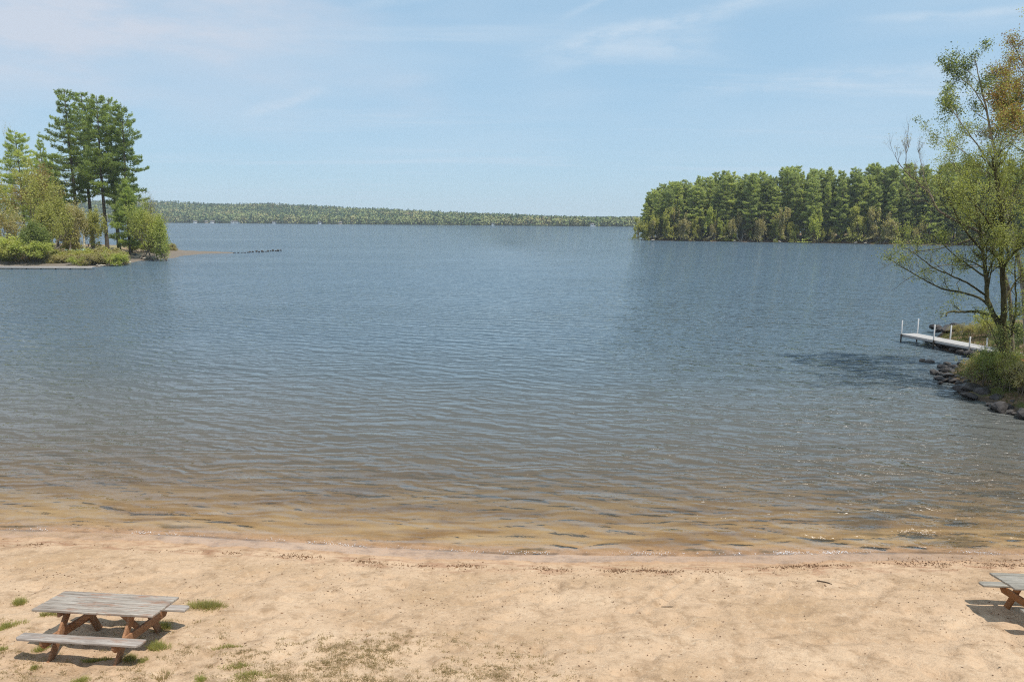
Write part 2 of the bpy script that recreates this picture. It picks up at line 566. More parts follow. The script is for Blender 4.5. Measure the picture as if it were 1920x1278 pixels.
class Land:
    def __init__(s, poly, slope, hmax, nz, seed, fx=1.0):
        s.poly, s.slope, s.hmax, s.nz, s.seed, s.fx = poly, slope, hmax, nz, seed, fx

    def h(s, X, Y):
        X = np.asarray(X, float); Y = np.asarray(Y, float)
        d = seg_dist(X, Y, s.poly) + s.nz * 2.5 * fbm(X / (8 * s.nz + .5) * s.fx, Y / (8 * s.nz + .5) * s.fx, s.seed, 4)
        z = np.where(d > 0, s.hmax * (1 - np.exp(-d * s.slope / s.hmax)), d * 0.4)
        return np.maximum(z + np.clip(d, 0, 1) * s.nz * fbm(X / 3, Y / 3, s.seed + 7, 4), -2.5)

    def build(s, name, m, x0, x1, y0, y1, nx, ny):
        X, Y = np.meshgrid(np.linspace(x0, x1, nx), np.linspace(y0, y1, ny))
        Z = s.h(X, Y)
        Z[0, :] = Z[-1, :] = Z[:, 0] = Z[:, -1] = -2.6
        o = mk(name, np.stack([X, Y, Z], -1), grid_faces(ny, nx), m, smooth=True)
        return o


def soil(name, stops, grass, gthr=(0.5, 0.62), sc_=0.35, shoreband=None):
    m, t = mat(name)
    pos = t.n('ShaderNodeNewGeometry').outputs['Position']
    n = t.noise(pos, sc_, 6, 0.65)
    n2 = t.noise(pos, sc_ * 9, 5, 0.7)
    col = t.ramp(n2, stops)
    col = t.mix(t.smooth(n, gthr[0], gthr[1]), col, grass)
    if shoreband:
        z = t.sep(pos)[2]
        col = t.mix(t.smooth(z, shoreband[0], shoreband[0] * 0.3), col, shoreband[1])
    finish(t, principled(t, col, 0.95, bump(t, n2, 0.6, 0.25 / sc_ * 0.1), spec=0.1))
    return m


m_point = soil('needle covered soil', [(0.3, (0.19, 0.115, 0.065)), (0.6, (0.31, 0.225, 0.150))], (0.25, 0.225, 0.115), (0.44, 0.56), 0.12,
               (1.3, (0.19, 0.16, 0.13)))
pl = [at(-500, 500), at(0, 499.5), at(175, 501), at(232, 497), at(262, 489), at(325, 484), at(340, 480), at(380, 475.9), at(440, 474.5), at(440, 473.9),
      at(380, 473.4), at(340, 471), at(330, 466)]
pl = [(p[0], p[1]) for p in pl] + [(-80, 190), (-130, 215), (-260, 235), (-700, 260), (-700, 120)]
land_l = Land(pl, 0.16, 1.7, 0.35, 3)
o = land_l.build('wooded_point', m_point, -330, -50, 100, 270, 330, 240)
tag(o, 'low wooded point with bare brown soil running into the lake', kind='structure')

m_forest = soil('forest floor', [(0.3, (0.10, 0.07, 0.04)), (0.6, (0.22, 0.15, 0.09))], (0.12, 0.11, 0.045), (0.5, 0.6), 0.08,
                (0.7, (0.15, 0.10, 0.065)))
pr = [at(1203, 450.5), at(1300, 452), at(1500, 455), at(1700, 458.5), at(1900, 462), at(2150, 468), at(2500, 478)]
pr = [(p[0], p[1]) for p in pr] + [(420, 240), (420, 420), (150, 400), (62, 350)]
land_r = Land(pr, 0.25, 2.5, 0.6, 13)
o = land_r.build('wooded_shore', m_forest, 20, 440, 180, 440, 260, 160)
tag(o, 'dark shore under the dense pine wood across the lake', kind='structure')

m_bank = soil('bank soil', [(0.3, (0.09, 0.06, 0.04)), (0.62, (0.24, 0.165, 0.105))], (0.10, 0.115, 0.035), (0.47, 0.58), 0.7,
              (0.22, (0.10, 0.075, 0.055)))
bank_px = [(1748, 642), (1765, 655), (1800, 664), (1845, 676), (1838, 684), (1790, 688), (1765, 700), (1790, 722), (1800, 742), (1850, 755), (1900, 772),
           (1990, 800), (2200, 860), (2600, 900)]
pb = [at(*p) for p in bank_px]
pb = [(p[0], p[1]) for p in pb] + [(120, 30), (120, 75), (60, 62)] + [tuple(at(*p)[:2]) for p in ((2050, 596), (1950, 600), (1880, 606), (1800, 613), (1765, 622))]
land_b = Land(pb, 0.42, 0.95, 0.12, 23, 1.0)
o = land_b.build('lake_bank', m_bank, 18, 110, 20, 78, 560, 420)
tag(o, 'brown leaf strewn bank on the right with patches of grass', kind='structure')

m_hill = soil('wooded hill floor', [(0.3, (0.05, 0.06, 0.03)), (0.6, (0.10, 0.11, 0.05))], (0.08, 0.10, 0.04), (0.5, 0.6), 0.02)
# far hills
hx = np.array([-2400, -1500, -1000, -560, -330, -100, 60, 150, 260, 600, 2400])
hs = np.array([1500, 1420, 1380, 1345, 1235, 1130, 1060, 1010, 1180, 1200, 1200])
hh = np.array([30, 30, 30, 26, 16, 8, 2.5, 0, 2, 8, 12.])


def hillz(x, y):
    s = np.interp(x, hx, hs); H = np.interp(x, hx, hh)
    d = y - s
    q = np.clip(d / 330, 0, 1)
    z = 1.5 * np.clip(d / 10, -1.5, 1) + H * (q * q * (3 - 2 * q)) * (1 + 0.5 * fbm(x / 160, y / 160, 77, 3)) + 5 * fbm(x / 60, y / 60, 71, 3) * np.clip(d / 60, 0, 1)
    return np.maximum(z, -2.4)


X, Y = np.meshgrid(np.linspace(-2400, 2400, 420), np.linspace(980, 2300, 120))
o = mk('hills', np.stack([X, Y, hillz(X, Y)], -1), grid_faces(120, 420), m_hill, smooth=True)
tag(o, 'low wooded hills along the far side of the lake', kind='structure')

# ------------------------------------------------------------------ lake
ys = [11.5]
while ys[-1] < 70: ys.append(ys[-1] + max(0.05, ys[-1] ** 2 * 0.00016))
while ys[-1] < 2450: ys.append(ys[-1] * 1.03)
ys = np.array(ys)
us = np.linspace(-1, 1, 700)
us = us * (0.75 + 0.25 * us ** 2)
WY, U = np.meshgrid(ys, us, indexing='ij')
WX = U * (np.minimum(WY * 1.25 + 16, 2450))


def wave(x, y):
    """low wind ripples running in towards the beach"""
    a = R(9)
    yr = y * math.cos(a) + x * math.sin(a); xr = x * math.cos(a) - y * math.sin(a)
    z = 0
    for i, (lam, amp) in enumerate(((2.2, 0.016), (1.25, 0.015), (0.72, 0.010), (0.42, 0.005))):
        ph = 6.0 * fbm(x * 0.16 / lam, y * 0.22 / lam, 90 + i, 3) * 2.2
        A = 0.30 + 1.9 * vnoise(xr * 0.42 / lam, yr * 0.5 / lam, 120 + i)
        s = np.sin(2 * math.pi * (yr + xr * 0.05 * (i - 1.5)) / lam + ph)
        z = z + amp * A * (s + 0.25 * np.cos(2 * (2 * math.pi * yr / lam + ph)))
    return z


fade = np.clip((62 - WY) / 25, 0, 1)
sdw = WY - shore(WX)
near = np.clip(sdw / 4.0, 0, 1) * 0.85 + 0.15
WZ = wave(WX, WY) * fade * near * 0.35
swash = 0.018 * np.exp(-((sdw - 0.25 - 0.4 * fbm(WX * 0.35, WY * 0, 55, 3)) / 0.14) ** 2) + 0.022 * np.exp(-((sdw - 1.35 - 0.9 * fbm(WX * 0.22, WY * 0, 57, 3)) / 0.2) ** 2)
WZ = WZ + swash
depth = np.clip(-ground(WX, WY, False), 0, 9)
m_water, t = mat('lake water')
geo = t.n('ShaderNodeNewGeometry')
pos = geo.outputs['Position']
dep = t.attr('depth')
flat0 = t.vmath('MULTIPLY', pos, (1, 1, 0))
flat = t.mapping(pos, rot=(0, 0, R(14)), scale=(1, 1, 0))
gust = t.noise(t.mapping(pos, rot=(0, 0, R(-4)), scale=(0.008, 0.03, 0)), 1.0, 5, 0.6)
gust2 = t.noise(t.mapping(pos, rot=(0, 0, R(3)), scale=(0.05, 0.16, 0)), 1.0, 4, 0.6)
gg = t.math('ADD', t.math('MULTIPLY', t.smooth(gust, 0.30, 0.70), 0.9), t.math('MULTIPLY', t.smooth(gust2, 0.3, 0.7), 0.5))
warp = t.vmath('MULTIPLY', t.vmath('SUBTRACT', t.noise(flat, 0.45, 3, 0.55, color=True), (0.5, 0.5, 0.5)), (1.5, 1.1, 0))
wp = t.vmath('ADD', flat0, warp)
rw = random.Random(4)
tot = None
for gi in range(3):
    sub = None
    for i in range(6):
        lam = (1.25, 0.66, 0.36)[gi] * rw.uniform(0.72, 1.35)
        th = R(rw.gauss(0, (13, 20, 28)[gi]) + 14)
        sl = (0.036, 0.054, 0.066)[gi] * rw.uniform(0.7, 1.3)
        dx_, dy_ = math.sin(th), math.cos(th)
        dn = t.n('ShaderNodeVectorMath'); dn.operation = 'DOT_PRODUCT'
        t.set(dn, 0, wp); t.set(dn, 1, (dx_ * 6.2832 / lam, dy_ * 6.2832 / lam, 0))
        cth = t.math('COSINE', t.math('ADD', dn.outputs['Value'], rw.uniform(0, 6.28)))
        v = t.vmath('SCALE', (dx_, dy_, 0.0), scale=t.math('MULTIPLY', cth, sl))
        sub = v if sub is None else t.vmath('ADD', sub, v)
    patch = t.smooth(t.noise(t.mapping(flat, scale=(0.5, 1.0, 1), loc=(3 * gi, 1, 0)), (0.22, 0.45, 0.9)[gi], 2, 0.5), 0.30, 0.66)
    sub = t.vmath('SCALE', sub, scale=t.math('ADD', 0.35, t.math('MULTIPLY', patch, 1.5)))
    tot = sub if tot is None else t.vmath('ADD', tot, sub)
for i, (sx, sy, ax, ay, det) in enumerate(((4.2, 9.0, 0.80, 1.10, 3), (12.0, 21.0, 0.55, 0.70, 2), (0.07, 0.26, 0.0, 0.14, 2))):
    c = t.noise(t.mapping(flat, scale=(sx, sy, 1), loc=(7 * i, 3 * i, 0)), 1.0, det, 0.55, 0.4, color=True)
    cs = t.sep(t.vmath('SUBTRACT', c, (0.5, 0.5, 0.5)))
    steep = t.math('MULTIPLY', t.math('MAXIMUM', t.math('SUBTRACT', cs[1], 0.05), 0.0), -2.2)
    v = t.comb(t.math('MULTIPLY', cs[0], ax), t.math('MULTIPLY', t.math('ADD', t.math('MULTIPLY', cs[1], 0.8), steep), ay), 0.0)
    tot = t.vmath('ADD', tot, v)
# steep faces turned to the beach are a little steeper than the backs of the ripples
ts = t.sep(tot)
tot = t.comb(ts[0], t.math('ADD', 0.0, t.math('SUBTRACT', t.math('MAXIMUM', ts[1], 0.0), t.math('MULTIPLY', t.math('MAXIMUM', t.math('MULTIPLY', ts[1], -1.0), 0.0), 2.0))), 0.0)
shal = t.smooth(dep, 0.0, 0.5)
amp = t.math('MULTIPLY', t.math('ADD', 0.50, t.math('MULTIPLY', gg, 0.85)), t.math('ADD', 0.72, t.math('MULTIPLY', shal, 0.28)))
amp = t.math('MULTIPLY', amp, t.math('ADD', 1.0, t.math('MULTIPLY', t.smooth(t.sep(pos)[1], 24.0, 60.0), 0.65)))
tot = t.vmath('SCALE', tot, scale=amp)
# the backs of the ripples are gentle: they level off at a small angle
ta = t.sep(tot)
sat = t.math('SUBTRACT', 0.075, t.math('MULTIPLY', t.smooth(t.sep(pos)[1], 18.0, 110.0), 0.066))
pos_y = t.math('MAXIMUM', ta[1], 0.0)
pos_y = t.math('DIVIDE', t.math('MULTIPLY', pos_y, sat), t.math('ADD', pos_y, sat))
tot = t.comb(ta[0], t.math('ADD', pos_y, t.math('MINIMUM', ta[1], 0.0)), 0.0)
Nn = t.vmath('NORMALIZE', t.vmath('ADD', geo.outputs['Normal'], tot))
fr = t.n('ShaderNodeFresnel', IOR=1.333)
t.link(Nn, fr.inputs['Normal'])
gl = t.n('ShaderNodeBsdfGlossy')
gl.inputs['Roughness'].default_value = 0.06
gl.inputs['Color'].default_value = (1, 1, 1, 1)
t.link(Nn, gl.inputs['Normal'])
tr = t.n('ShaderNodeBsdfTransparent')
t.link(t.ramp(t.math('MULTIPLY', dep, 0.5, clamp=True), [(0.0, (1, 1, 1)), (0.06, (0.96, 0.92, 0.84)), (0.35, (0.74, 0.66, 0.48)), (1.0, (0.36, 0.34, 0.24))]), tr.inputs[0])
df = t.n('ShaderNodeBsdfDiffuse')
t.link(t.ramp(t.math('MULTIPLY', dep, 0.33, clamp=True), [(0.0, (0.16, 0.14, 0.11)), (0.16, (0.165, 0.155, 0.130)), (0.55, (0.088, 0.110, 0.121)), (1.0, (0.071, 0.111, 0.147))]), df.inputs[0])
op = t.math('SUBTRACT', 1.0, t.math('POWER', 2.718, t.math('MULTIPLY', dep, -1.3)))
body = t.n('ShaderNodeMixShader')
t.link(op, body.inputs[0]); t.link(tr.outputs[0], body.inputs[1]); t.link(df.outputs[0], body.inputs[2])
ms = t.n('ShaderNodeMixShader')
t.link(fr.outputs[0], ms.inputs[0]); t.link(body.outputs[0], ms.inputs[1]); t.link(gl.outputs[0], ms.inputs[2])
finish(t, ms.outputs[0])
o = mk('water', np.stack([WX, WY, WZ], -1), grid_faces(len(ys), len(us)), m_water, smooth=True, attrs={'depth': depth.ravel()})
tag(o, 'wind rippled blue lake with clear amber shallows', kind='structure')


# ------------------------------------------------------------------ foliage makers
def unit(v):
    return v / (np.linalg.norm(v, axis=-1, keepdims=True) + 1e-9)


def needle_tris(C, D, n, length, width, spread, rng):
    """n thin triangles round each centre C heading along D"""
    N = len(C)
    c = np.repeat(C, n, 0)
    d = unit(np.repeat(D, n, 0) + rng.normal(0, spread, (N * n, 3)))
    s = unit(np.cross(d, rng.normal(0, 1, (N * n, 3))))
    L = length * rng.uniform(0.6, 1.15, (N * n, 1))
    W = width * rng.uniform(0.7, 1.2, (N * n, 1))
    V = np.stack([c - s * W / 2, c + s * W / 2, c + d * L], 1)
    return V.reshape(-1, 3)


def leaf_quads(C, size, rng, up=0.25):
    n = len(C)
    a = unit(rng.normal(0, 1, (n, 3)))
    nrm = unit(rng.normal(0, 1, (n, 3)) + np.array([0, 0, up]))
    b = unit(np.cross(nrm, a)); a = np.cross(b, nrm)
    s = size * rng.uniform(0.6, 1.25, (n, 1))
    V = np.stack([C - a * s * 0.5, C + b * s * 0.32, C + a * s * 0.55, C - b * s * 0.32], 1)
    return V.reshape(-1, 3)


def pine_meshes(seed, h, c0, rmax, den=1.0, stubs=True, trunk_r=None, flat=0.6, fmat='needles', wid=0.085, nlen=0.42, side=None):
    """white pine: straight trunk, whorls of long level limbs with upturned plumes"""
    rng = np.random.default_rng(seed)
    G = Geo()
    tr = trunk_r or h * 0.0115
    zt = np.linspace(0, h, 12)
    wob = np.stack([0.12 * np.sin(zt * 0.2 + seed), 0.12 * np.cos(zt * 0.17 + seed * 2), np.zeros(12)], 1) * (h / 28)
    tp = np.stack([wob[:, 0] - wob[0, 0], wob[:, 1] - wob[0, 1], zt], 1)
    G.tube(tp, tr * np.linspace(1.15, 0.12, 12), 8)
    C, D, TT = [], [], []
    z = c0 * h
    while z < h * 0.985:
        tt = (z - c0 * h) / (h - c0 * h)
        prof = (0.62 + 1.5 * tt) if tt < 0.25 else (1 - (tt - 0.25) / 0.75) ** flat
        k = rng.integers(3, 6)
        a0 = rng.uniform(0, 6.28)
        for j in range(k):
            az_ = a0 + j * 6.28 / k + rng.normal(0, 0.25)
            L = rmax * max(prof, 0.12) * rng.uniform(0.42, 1.18)
            if side is not None:
                L *= 1 + 0.18 * math.cos(az_ - side)
            if rng.random() < 0.10: L *= 0.3
            dh = np.array([math.cos(az_), math.sin(az_), 0])
            el0 = -0.02 + 0.42 * tt ** 3 + rng.normal(0, 0.10)
            s = np.linspace(0, 1, 6)
            base = np.array([np.interp(z, zt, tp[:, 0]), np.interp(z, zt, tp[:, 1]), z])
            pts = base + dh * (s * L)[:, None] + np.array([0, 0, 1]) * (el0 * s * L - 0.10 * L * s + 0.20 * L * s ** 2.2)[:, None]
            G.tube(pts, np.linspace(max(0.012 * L, 0.02), 0.008, 6), 4)
            nt_ = max(5, int(L * 24 * den))
            ss = rng.uniform(0.22, 1.0, nt_) ** 0.8
            lat = np.array([-dh[1], dh[0], 0])
            la = rng.uniform(-1, 1, nt_) * 0.42 * L * (1.2 - ss)
            P = np.stack([np.interp(ss, s, pts[:, i]) for i in range(3)], 1)
            P = P + lat * la[:, None] + dh * (np.abs(la) * 0.25)[:, None]
            P[:, 2] += rng.normal(0.05, 0.17, nt_) + np.abs(la) * 0.08
            C.append(P)
            D.append(unit(dh * 0.8 + lat * np.sign(la)[:, None] * 0.45 + np.array([0, 0, 0.55])))
            TT.append(np.full(nt_, rng.uniform(0, 1)) * 0.6 + rng.uniform(0, 0.4, nt_))
        z += h * rng.uniform(0.016, 0.036)
    if stubs:
        for _ in range(14):
            z = rng.uniform(0.15, c0) * h; a = rng.uniform(0, 6.28); L = rng.uniform(0.4, 1.6)
            p = np.array([0, 0, z]); q = p + np.array([math.cos(a) * L, math.sin(a) * L, rng.uniform(-0.3, 0.2)])
            G.tube([p, (p + q) / 2, q], [0.035, 0.025, 0.01], 4)
    C = np.concatenate(C); D = np.concatenate(D); TT = np.concatenate(TT)
    n = 6
    V = needle_tris(C, D, n, nlen, wid, 0.42, rng)
    tint = np.repeat(TT, n * 3)
    F = np.arange(len(V)).reshape(-1, 3)
    trunk = G.build('trunk', MP['bark' if stubs or c0 > .25 or fmat == 'needles' else 'twig'], smooth=True, link=False)
    crown = mk('crown', V, F, MP[fmat], attrs={'tint': tint}, link=False)
    return trunk, crown


def grow(G, tw, p, d, L, r, lvl, rng, P):
    n = 5
    pts = [p]; dd = d.copy()
    for i in range(n - 1):
        dd = unit(dd + rng.normal(0, P['wob'], 3) + np.array([0, 0, P['up'] * (0.4 if lvl == 0 else 1)]))
        pts.append(pts[-1] + dd * L / (n - 1))
    pts = np.array(pts)
    rr = np.linspace(r, r * 0.45, n)
    if r > P.get('rmin', 0.0):
        G.tube(pts, rr, 6 if lvl == 0 else (5 if lvl == 1 else 3))
    if lvl >= P['levels']:
        tw.append(pts); return
    if lvl == P['levels'] - 1: tw.append(pts[2:])
    k = P['kids'][min(lvl, len(P['kids']) - 1)]
    for j in range(k):
        s = rng.uniform(P.get('s0', 0.3) if lvl else P.get('s00', 0.3), 1.0)
        q = np.array([np.interp(s * (n - 1), np.arange(n), pts[:, i]) for i in range(3)])
        tdir = unit(pts[min(int(s * (n - 1)) + 1, n - 1)] - pts[min(int(s * (n - 1)), n - 2)])
        side = unit(np.cross(tdir, rng.normal(0, 1, 3)))
        ang = rng.uniform(*P['ang'])
        nd = unit(tdir * math.cos(ang) + side * math.sin(ang))
        grow(G, tw, q, nd, L * rng.uniform(0.45, 0.72) * (1.15 - 0.35 * s), r * rng.uniform(0.4, 0.6) * (1.1 - 0.4 * s), lvl + 1, rng, P)


def leaves_on(tw, nper, size, sig, rng, bare=0.0, keep=None):
    C, T = [], []
    for pts in tw:
        if rng.random() < bare: continue
        n = max(1, rng.poisson(nper))
        s = rng.uniform(0.1, 1.05, n) * (len(pts) - 1)
        P = np.stack([np.interp(s, np.arange(len(pts)), pts[:, i]) for i in range(3)], 1)
        P += rng.normal(0, sig, (n, 3))
        C.append(P); T.append(np.full(n, rng.uniform(0, 0.65)) + rng.uniform(0, 0.35, n))
    C = np.concatenate(C); T = np.concatenate(T)
    if keep is not None:
        k = keep(C); C, T = C[k], T[k]
    return C, T


def broad_meshes(seed, h, spread, fmat, nper=14, lsize=0.22, sig=0.28, trunks=1, bark='bark', kids=(7, 6, 5), bare=0.0, low=0.2, up=0.10, ang=(0.5, 1.0)):
    rng = np.random.default_rng(seed)
    G = Geo(); tw = []
    P = dict(levels=3, kids=kids, wob=0.10, up=up, ang=ang, s00=low, s0=0.25)
    for i in range(trunks):
        a = rng.uniform(0, 6.28)
        lean = spread * (0.05 if trunks == 1 else 0.35)
        d = unit(np.array([math.cos(a) * lean, math.sin(a) * lean, 1.0]))
        p = np.array([math.cos(a), math.sin(a), 0]) * (0.0 if trunks == 1 else 0.3)
        grow(G, tw, p, d, h * rng.uniform(0.74, 0.86), h * 0.015, 0, rng, P)
    # widen or narrow the crown
    V = np.concatenate(G.V)
    C, T = leaves_on(tw, nper, lsize, sig, rng, bare)
    kz = h / np.percentile(V[:, 2], 99.8)
    k = spread / np.percentile(np.hypot(C[:, 0], C[:, 1]), 94)
    ww = np.clip(V[:, 2] / (0.2 * h), 0, 1)
    G.V = [np.stack([V[:, 0] * (1 + (k - 1) * ww), V[:, 1] * (1 + (k - 1) * ww), V[:, 2] * kz], 1)]
    ww = np.clip(C[:, 2] / (0.2 * h), 0, 1)
    C[:, 0] *= 1 + (k - 1) * ww; C[:, 1] *= 1 + (k - 1) * ww; C[:, 2] *= kz
    C[:, 2] = np.maximum(C[:, 2], 0.15 * h / 8)
    V = leaf_quads(C, lsize, rng)
    trunk = G.build('trunk', MP[bark], smooth=True, link=False)
    crown = mk('crown', V, np.arange(len(V)).reshape(-1, 4), MP[fmat], attrs={'tint': np.repeat(T, 4)}, link=False)
    return trunk, crown


def place(name, meshes, loc, rz, scl, label, cat, group=None):
    e = empty(name, loc, (0, 0, rz), scl)
    tag(e, label, cat, group)
    for src in meshes:
        c = bpy.data.objects.new(src.name.split('.')[0], src.data)
        sc.collection.objects.link(c); c.parent = e
    return e


# ------------------------------------------------------------------ pines and trees on the point (left)
PINES = [
    # px, top px, depth, crown base, crown radius, lean side, label
    (122, 168, 152, 0.30, 5.6, 3.14, 'leftmost of the tallest pines in the clump on the point'),
    (152, 171, 157, 0.36, 4.4, None, 'second tall white pine from the left in the tallest clump'),
    (180, 178, 149, 0.37, 4.3, None, 'tall dark pine in the middle of the tallest clump, bare trunk below'),
    (203, 184, 153, 0.37, 4.3, None, 'tall pine right of the middle of the tallest clump on the point'),
    (226, 194, 150, 0.26, 4.1, None, 'rightmost tall pine of the clump, long limbs reaching right over the lake'),
    (72, 262, 166, 0.20, 4.4, None, 'shorter dark pine left of the tall clump, behind the olive trees'),
    (28, 243, 172, 0.22, 4.8, None, 'light green pine farthest left, rising behind the olive tree'),
    (96, 300, 160, 0.12, 4.0, None, 'dark bushy pine tucked against the foot of the tall clump'),
    (234, 334, 144, 0.12, 3.6, None, 'young bright green pine at the right foot of the tall clump'),
]
for i, (px, top, D, c0, rm, side, lab) in enumerate(PINES):
    q = atd(px, top, D)
    z0 = float(land_l.h(q[0], q[1]))
    h = q[2] - z0
    ms_ = pine_meshes(100 + i, h, c0, rm, 1.25 if h > 22 else 1.1, h > 22, flat=0.42 if h > 22 else 0.8, side=side)
    place('pine_tree', ms_, (q[0], q[1], z0 - 0.1), 0, 1, lab, 'pine tree', 'pines on the point')

LEFT_TREES = [
    # px, top, D, spread, material, bark, trunks, bare, label
    (-12, 248, 138, 8.5, 'leaf_olive', 'bark', 2, 0.0, 'big olive yellow tree at the left edge below the light pine'),
    (34, 276, 134, 7.5, 'leaf_olive', 'twig', 2, 0.0, 'rounded olive tree between the left edge and the rusty tree'),
    (66, 286, 142, 4.6, 'leaf_gold', 'bark', 1, 0.1, 'orange brown budding tree in front of the dark pine'),
    (88, 338, 132, 5.6, 'leaf_olive', 'twig', 2, 0.05, 'olive budding tree low in front of the dark pines'),
    (14, 380, 128, 5.6, 'leaf_tan', 'twig', 3, 0.0, 'greyish tan shrubby tree near the left edge by the shore'),
    (74, 412, 126, 4.2, 'leaf_lime', 'bark', 2, 0.0, 'small bright green tree beside the white chairs'),
    (120, 374, 134, 4.6, 'leaf_tan', 'twig', 2, 0.1, 'brownish budding tree directly left of the pale pole'),
    (146, 386, 140, 3.8, 'leaf_olive', 'twig', 2, 0.2, 'thin olive tree behind the pale pole'),
    (272, 346, 142, 5.2, 'leaf_tan', 'twig', 3, 0.72, 'nearly bare twiggy tree right of the pine clump'),
    (252, 392, 138, 4.4, 'leaf_olive', 'twig', 2, 0.0, 'olive green tree below the nearly bare tree on the point'),
    (294, 364, 140, 5.4, 'leaf_spring', 'twig', 3, 0.0, 'lime green tree at the right tip of the point'),
    (322, 392, 137, 3.8, 'leaf_spring', 'twig', 2, 0.1, 'small yellow green tree leaning over the water at the tip'),
    (-60, 300, 150, 6.5, 'leaf_olive', 'bark', 2, 0.0, 'olive tree just outside the left edge'),
    (2, 214, 178, 3.6, 'leaf_tan', 'twig', 2, 0.85, 'bare grey treetop showing above the light pine at the left edge'),
]
for i, (px, top, D, spd, fm, bk, nt_, bare, lab) in enumerate(LEFT_TREES):
    q = atd(px, top, D)
    z0 = float(land_l.h(q[0], q[1]))
    h = q[2] - z0
    ms_ = broad_meshes(300 + i, h * 0.93, spd, fm, nper=17 if px < 245 else 8, lsize=0.27 if bare < .5 else 0.15, sig=0.42 if px < 245 else 0.55, trunks=min(nt_, 2) if px > 245 else nt_, bark=bk, bare=bare, up=0.10 if px < 245 else 0.16, ang=(0.5, 1.0) if px < 245 else (0.45, 0.9), kids=(9, 6, 5), low=0.18 if px < 250 else 0.38)
    place('broadleaf_tree', ms_, (q[0], q[1], z0 - 0.1), i * 1.3, 1, lab, 'tree', 'leafing trees on the point')

# low shrubs along the point's shore
shr = [broad_meshes(400 + i, 2.0, 1.5, f, nper=9, lsize=0.17, sig=0.16, trunks=5, bark='twig', kids=(6, 4, 3), low=0.05)
       for i, f in enumerate(('leaf_olive', 'leaf_tan', 'leaf_spring'))]
SH = [(8, 490, 1, 1.1, 'grey tan shrub at the left edge above the low dock'), (30, 480, 2, 1.5, 'yellow green shrub near the left edge of the point'),
      (58, 482, 2, 1.2, 'green shrub between the yellow shrub and the small bright tree'), (96, 491, 0, 0.9, 'olive shrub above the middle of the low dock'),
      (118, 491, 0, 0.9, 'olive shrub left of the green mat'), (140, 493, 1, 0.85, 'tan shrub in front of the green mat'),
      (160, 493, 0, 1.0, 'olive shrub right below the pale pole'), (180, 492, 0, 1.1, 'olive shrub above the right end of the low dock'),
      (200, 492, 1, 1.1, 'tan shrub in the shrub row below the pine trunks'), (216, 491, 0, 0.95, 'rightmost shrub of the row above the low dock'),
      (262, 471, 2, 0.9, 'green shrub on the point below the olive tree'), (282, 472, 0, 1.0, 'olive shrub in the row at the tip of the point'),
      (300, 473, 1, 0.95, 'brownish shrub near the tip of the point'), (317, 473.5, 1, 0.85, 'last brown shrub at the tip of the point'),
      (272, 470, 2, 0.8, 'small green shrub between two others near the tip')]
SH += [(px + 9, py + 5.5 if px < 230 else py + 4, (k + 1) % 3, s * .85, 'lower ' + lab.split(' ')[0] + ' bush in front of the ' + ' '.join(lab.split(' ')[1:4]) + ' row, number %d from the left' % (n + 1)) for n, (px, py, k, s, lab) in enumerate(SH) if px < 230]
for i, (px, py, k, s, lab) in enumerate(SH):
    q = at(px, py, 0.7)
    z0 = float(land_l.h(q[0], q[1]))
    q = at(px, py, max(z0, 0.05))
    place('shrub', shr[k], (q[0], q[1], max(z0, 0) - 0.1), i * 2.1, (s * 1.5, s * 1.5, s * 1.1), lab, 'shrub', 'shrubs on the point')

# ------------------------------------------------------------------ wood across the lake (right)
rngf = np.random.default_rng(5)
fp = [pine_meshes(500 + i, 26, c, r * 0.98, 0.48, False, flat=fl, fmat='needles_far', wid=0.20, nlen=0.75)
      for i, (c, r, fl) in enumerate(((0.12, 4.5, .40), (0.07, 4.8, .45), (0.18, 4.2, .34), (0.06, 3.8, .62), (0.2, 4.7, .32), (0.1, 4.2, .38), (0.28, 4.4, .36), (0.08, 4.9, .5)))]
ub = [broad_meshes(520 + i, 10, 3.6, f, nper=11, lsize=0.42, sig=0.42, trunks=2, bark='bark_pale' if i == 1 else 'twig', kids=(7, 5, 4), low=0.1)
      for i, f in enumerate(('leaf_olive', 'leaf_tan', 'leaf_spring'))]
ex = np.array([p[0] for p in pr[:7]]); ey = np.array([p[1] for p in pr[:7]])
nf = 0
for row in range(5):
    x = 52.0 + row * 1.5
    while x < 262:
        yb = np.interp(x, ex, ey) + 3.0 + row * 5.2 + rngf.uniform(-1.4, 1.4)
        if row == 0: yb += rngf.uniform(-0.5, 2.5)
        xl = x + rngf.uniform(-1.2, 1.2)
        hgt = np.interp(xl, [50, 60, 78, 110, 160, 260], [16.8, 20.6, 24.3, 25.8, 25.4, 24.8]) * rngf.choice([rngf.uniform(0.78, 0.92), rngf.uniform(0.92, 1.03)], p=[.3, .7])
        if row == 0: hgt *= rngf.uniform(0.8, 1.0)
        k = int(rngf.integers(0, 8))
        z0 = float(land_r.h(xl, yb))
        if xl < 54:
            lab = 'pine at the left end of the far wood, standing where the wood meets the water'
        elif row == 0:
            lab = 'tall pine in the front row of the dense wood across the lake'
        else:
            lab = 'tall pine standing deeper inside the dense wood across the lake'
        place('forest_pine', fp[k], (xl, yb, z0 - 0.2), rngf.uniform(0, 6.28), (hgt / 26 * 0.98, hgt / 26 * 0.98, hgt / 26), lab, 'pine tree', 'pines of the wood across the lake')
        nf += 1
        x += rngf.uniform(3.0, 4.6) if row < 3 else rngf.uniform(3.6, 5.8)
NAMES = ('olive leafing tree at the foot of the pines across the lake', 'tan budding tree at the foot of the pines across the lake',
         'fresh green tree at the foot of the pines across the lake')
x = 49.5
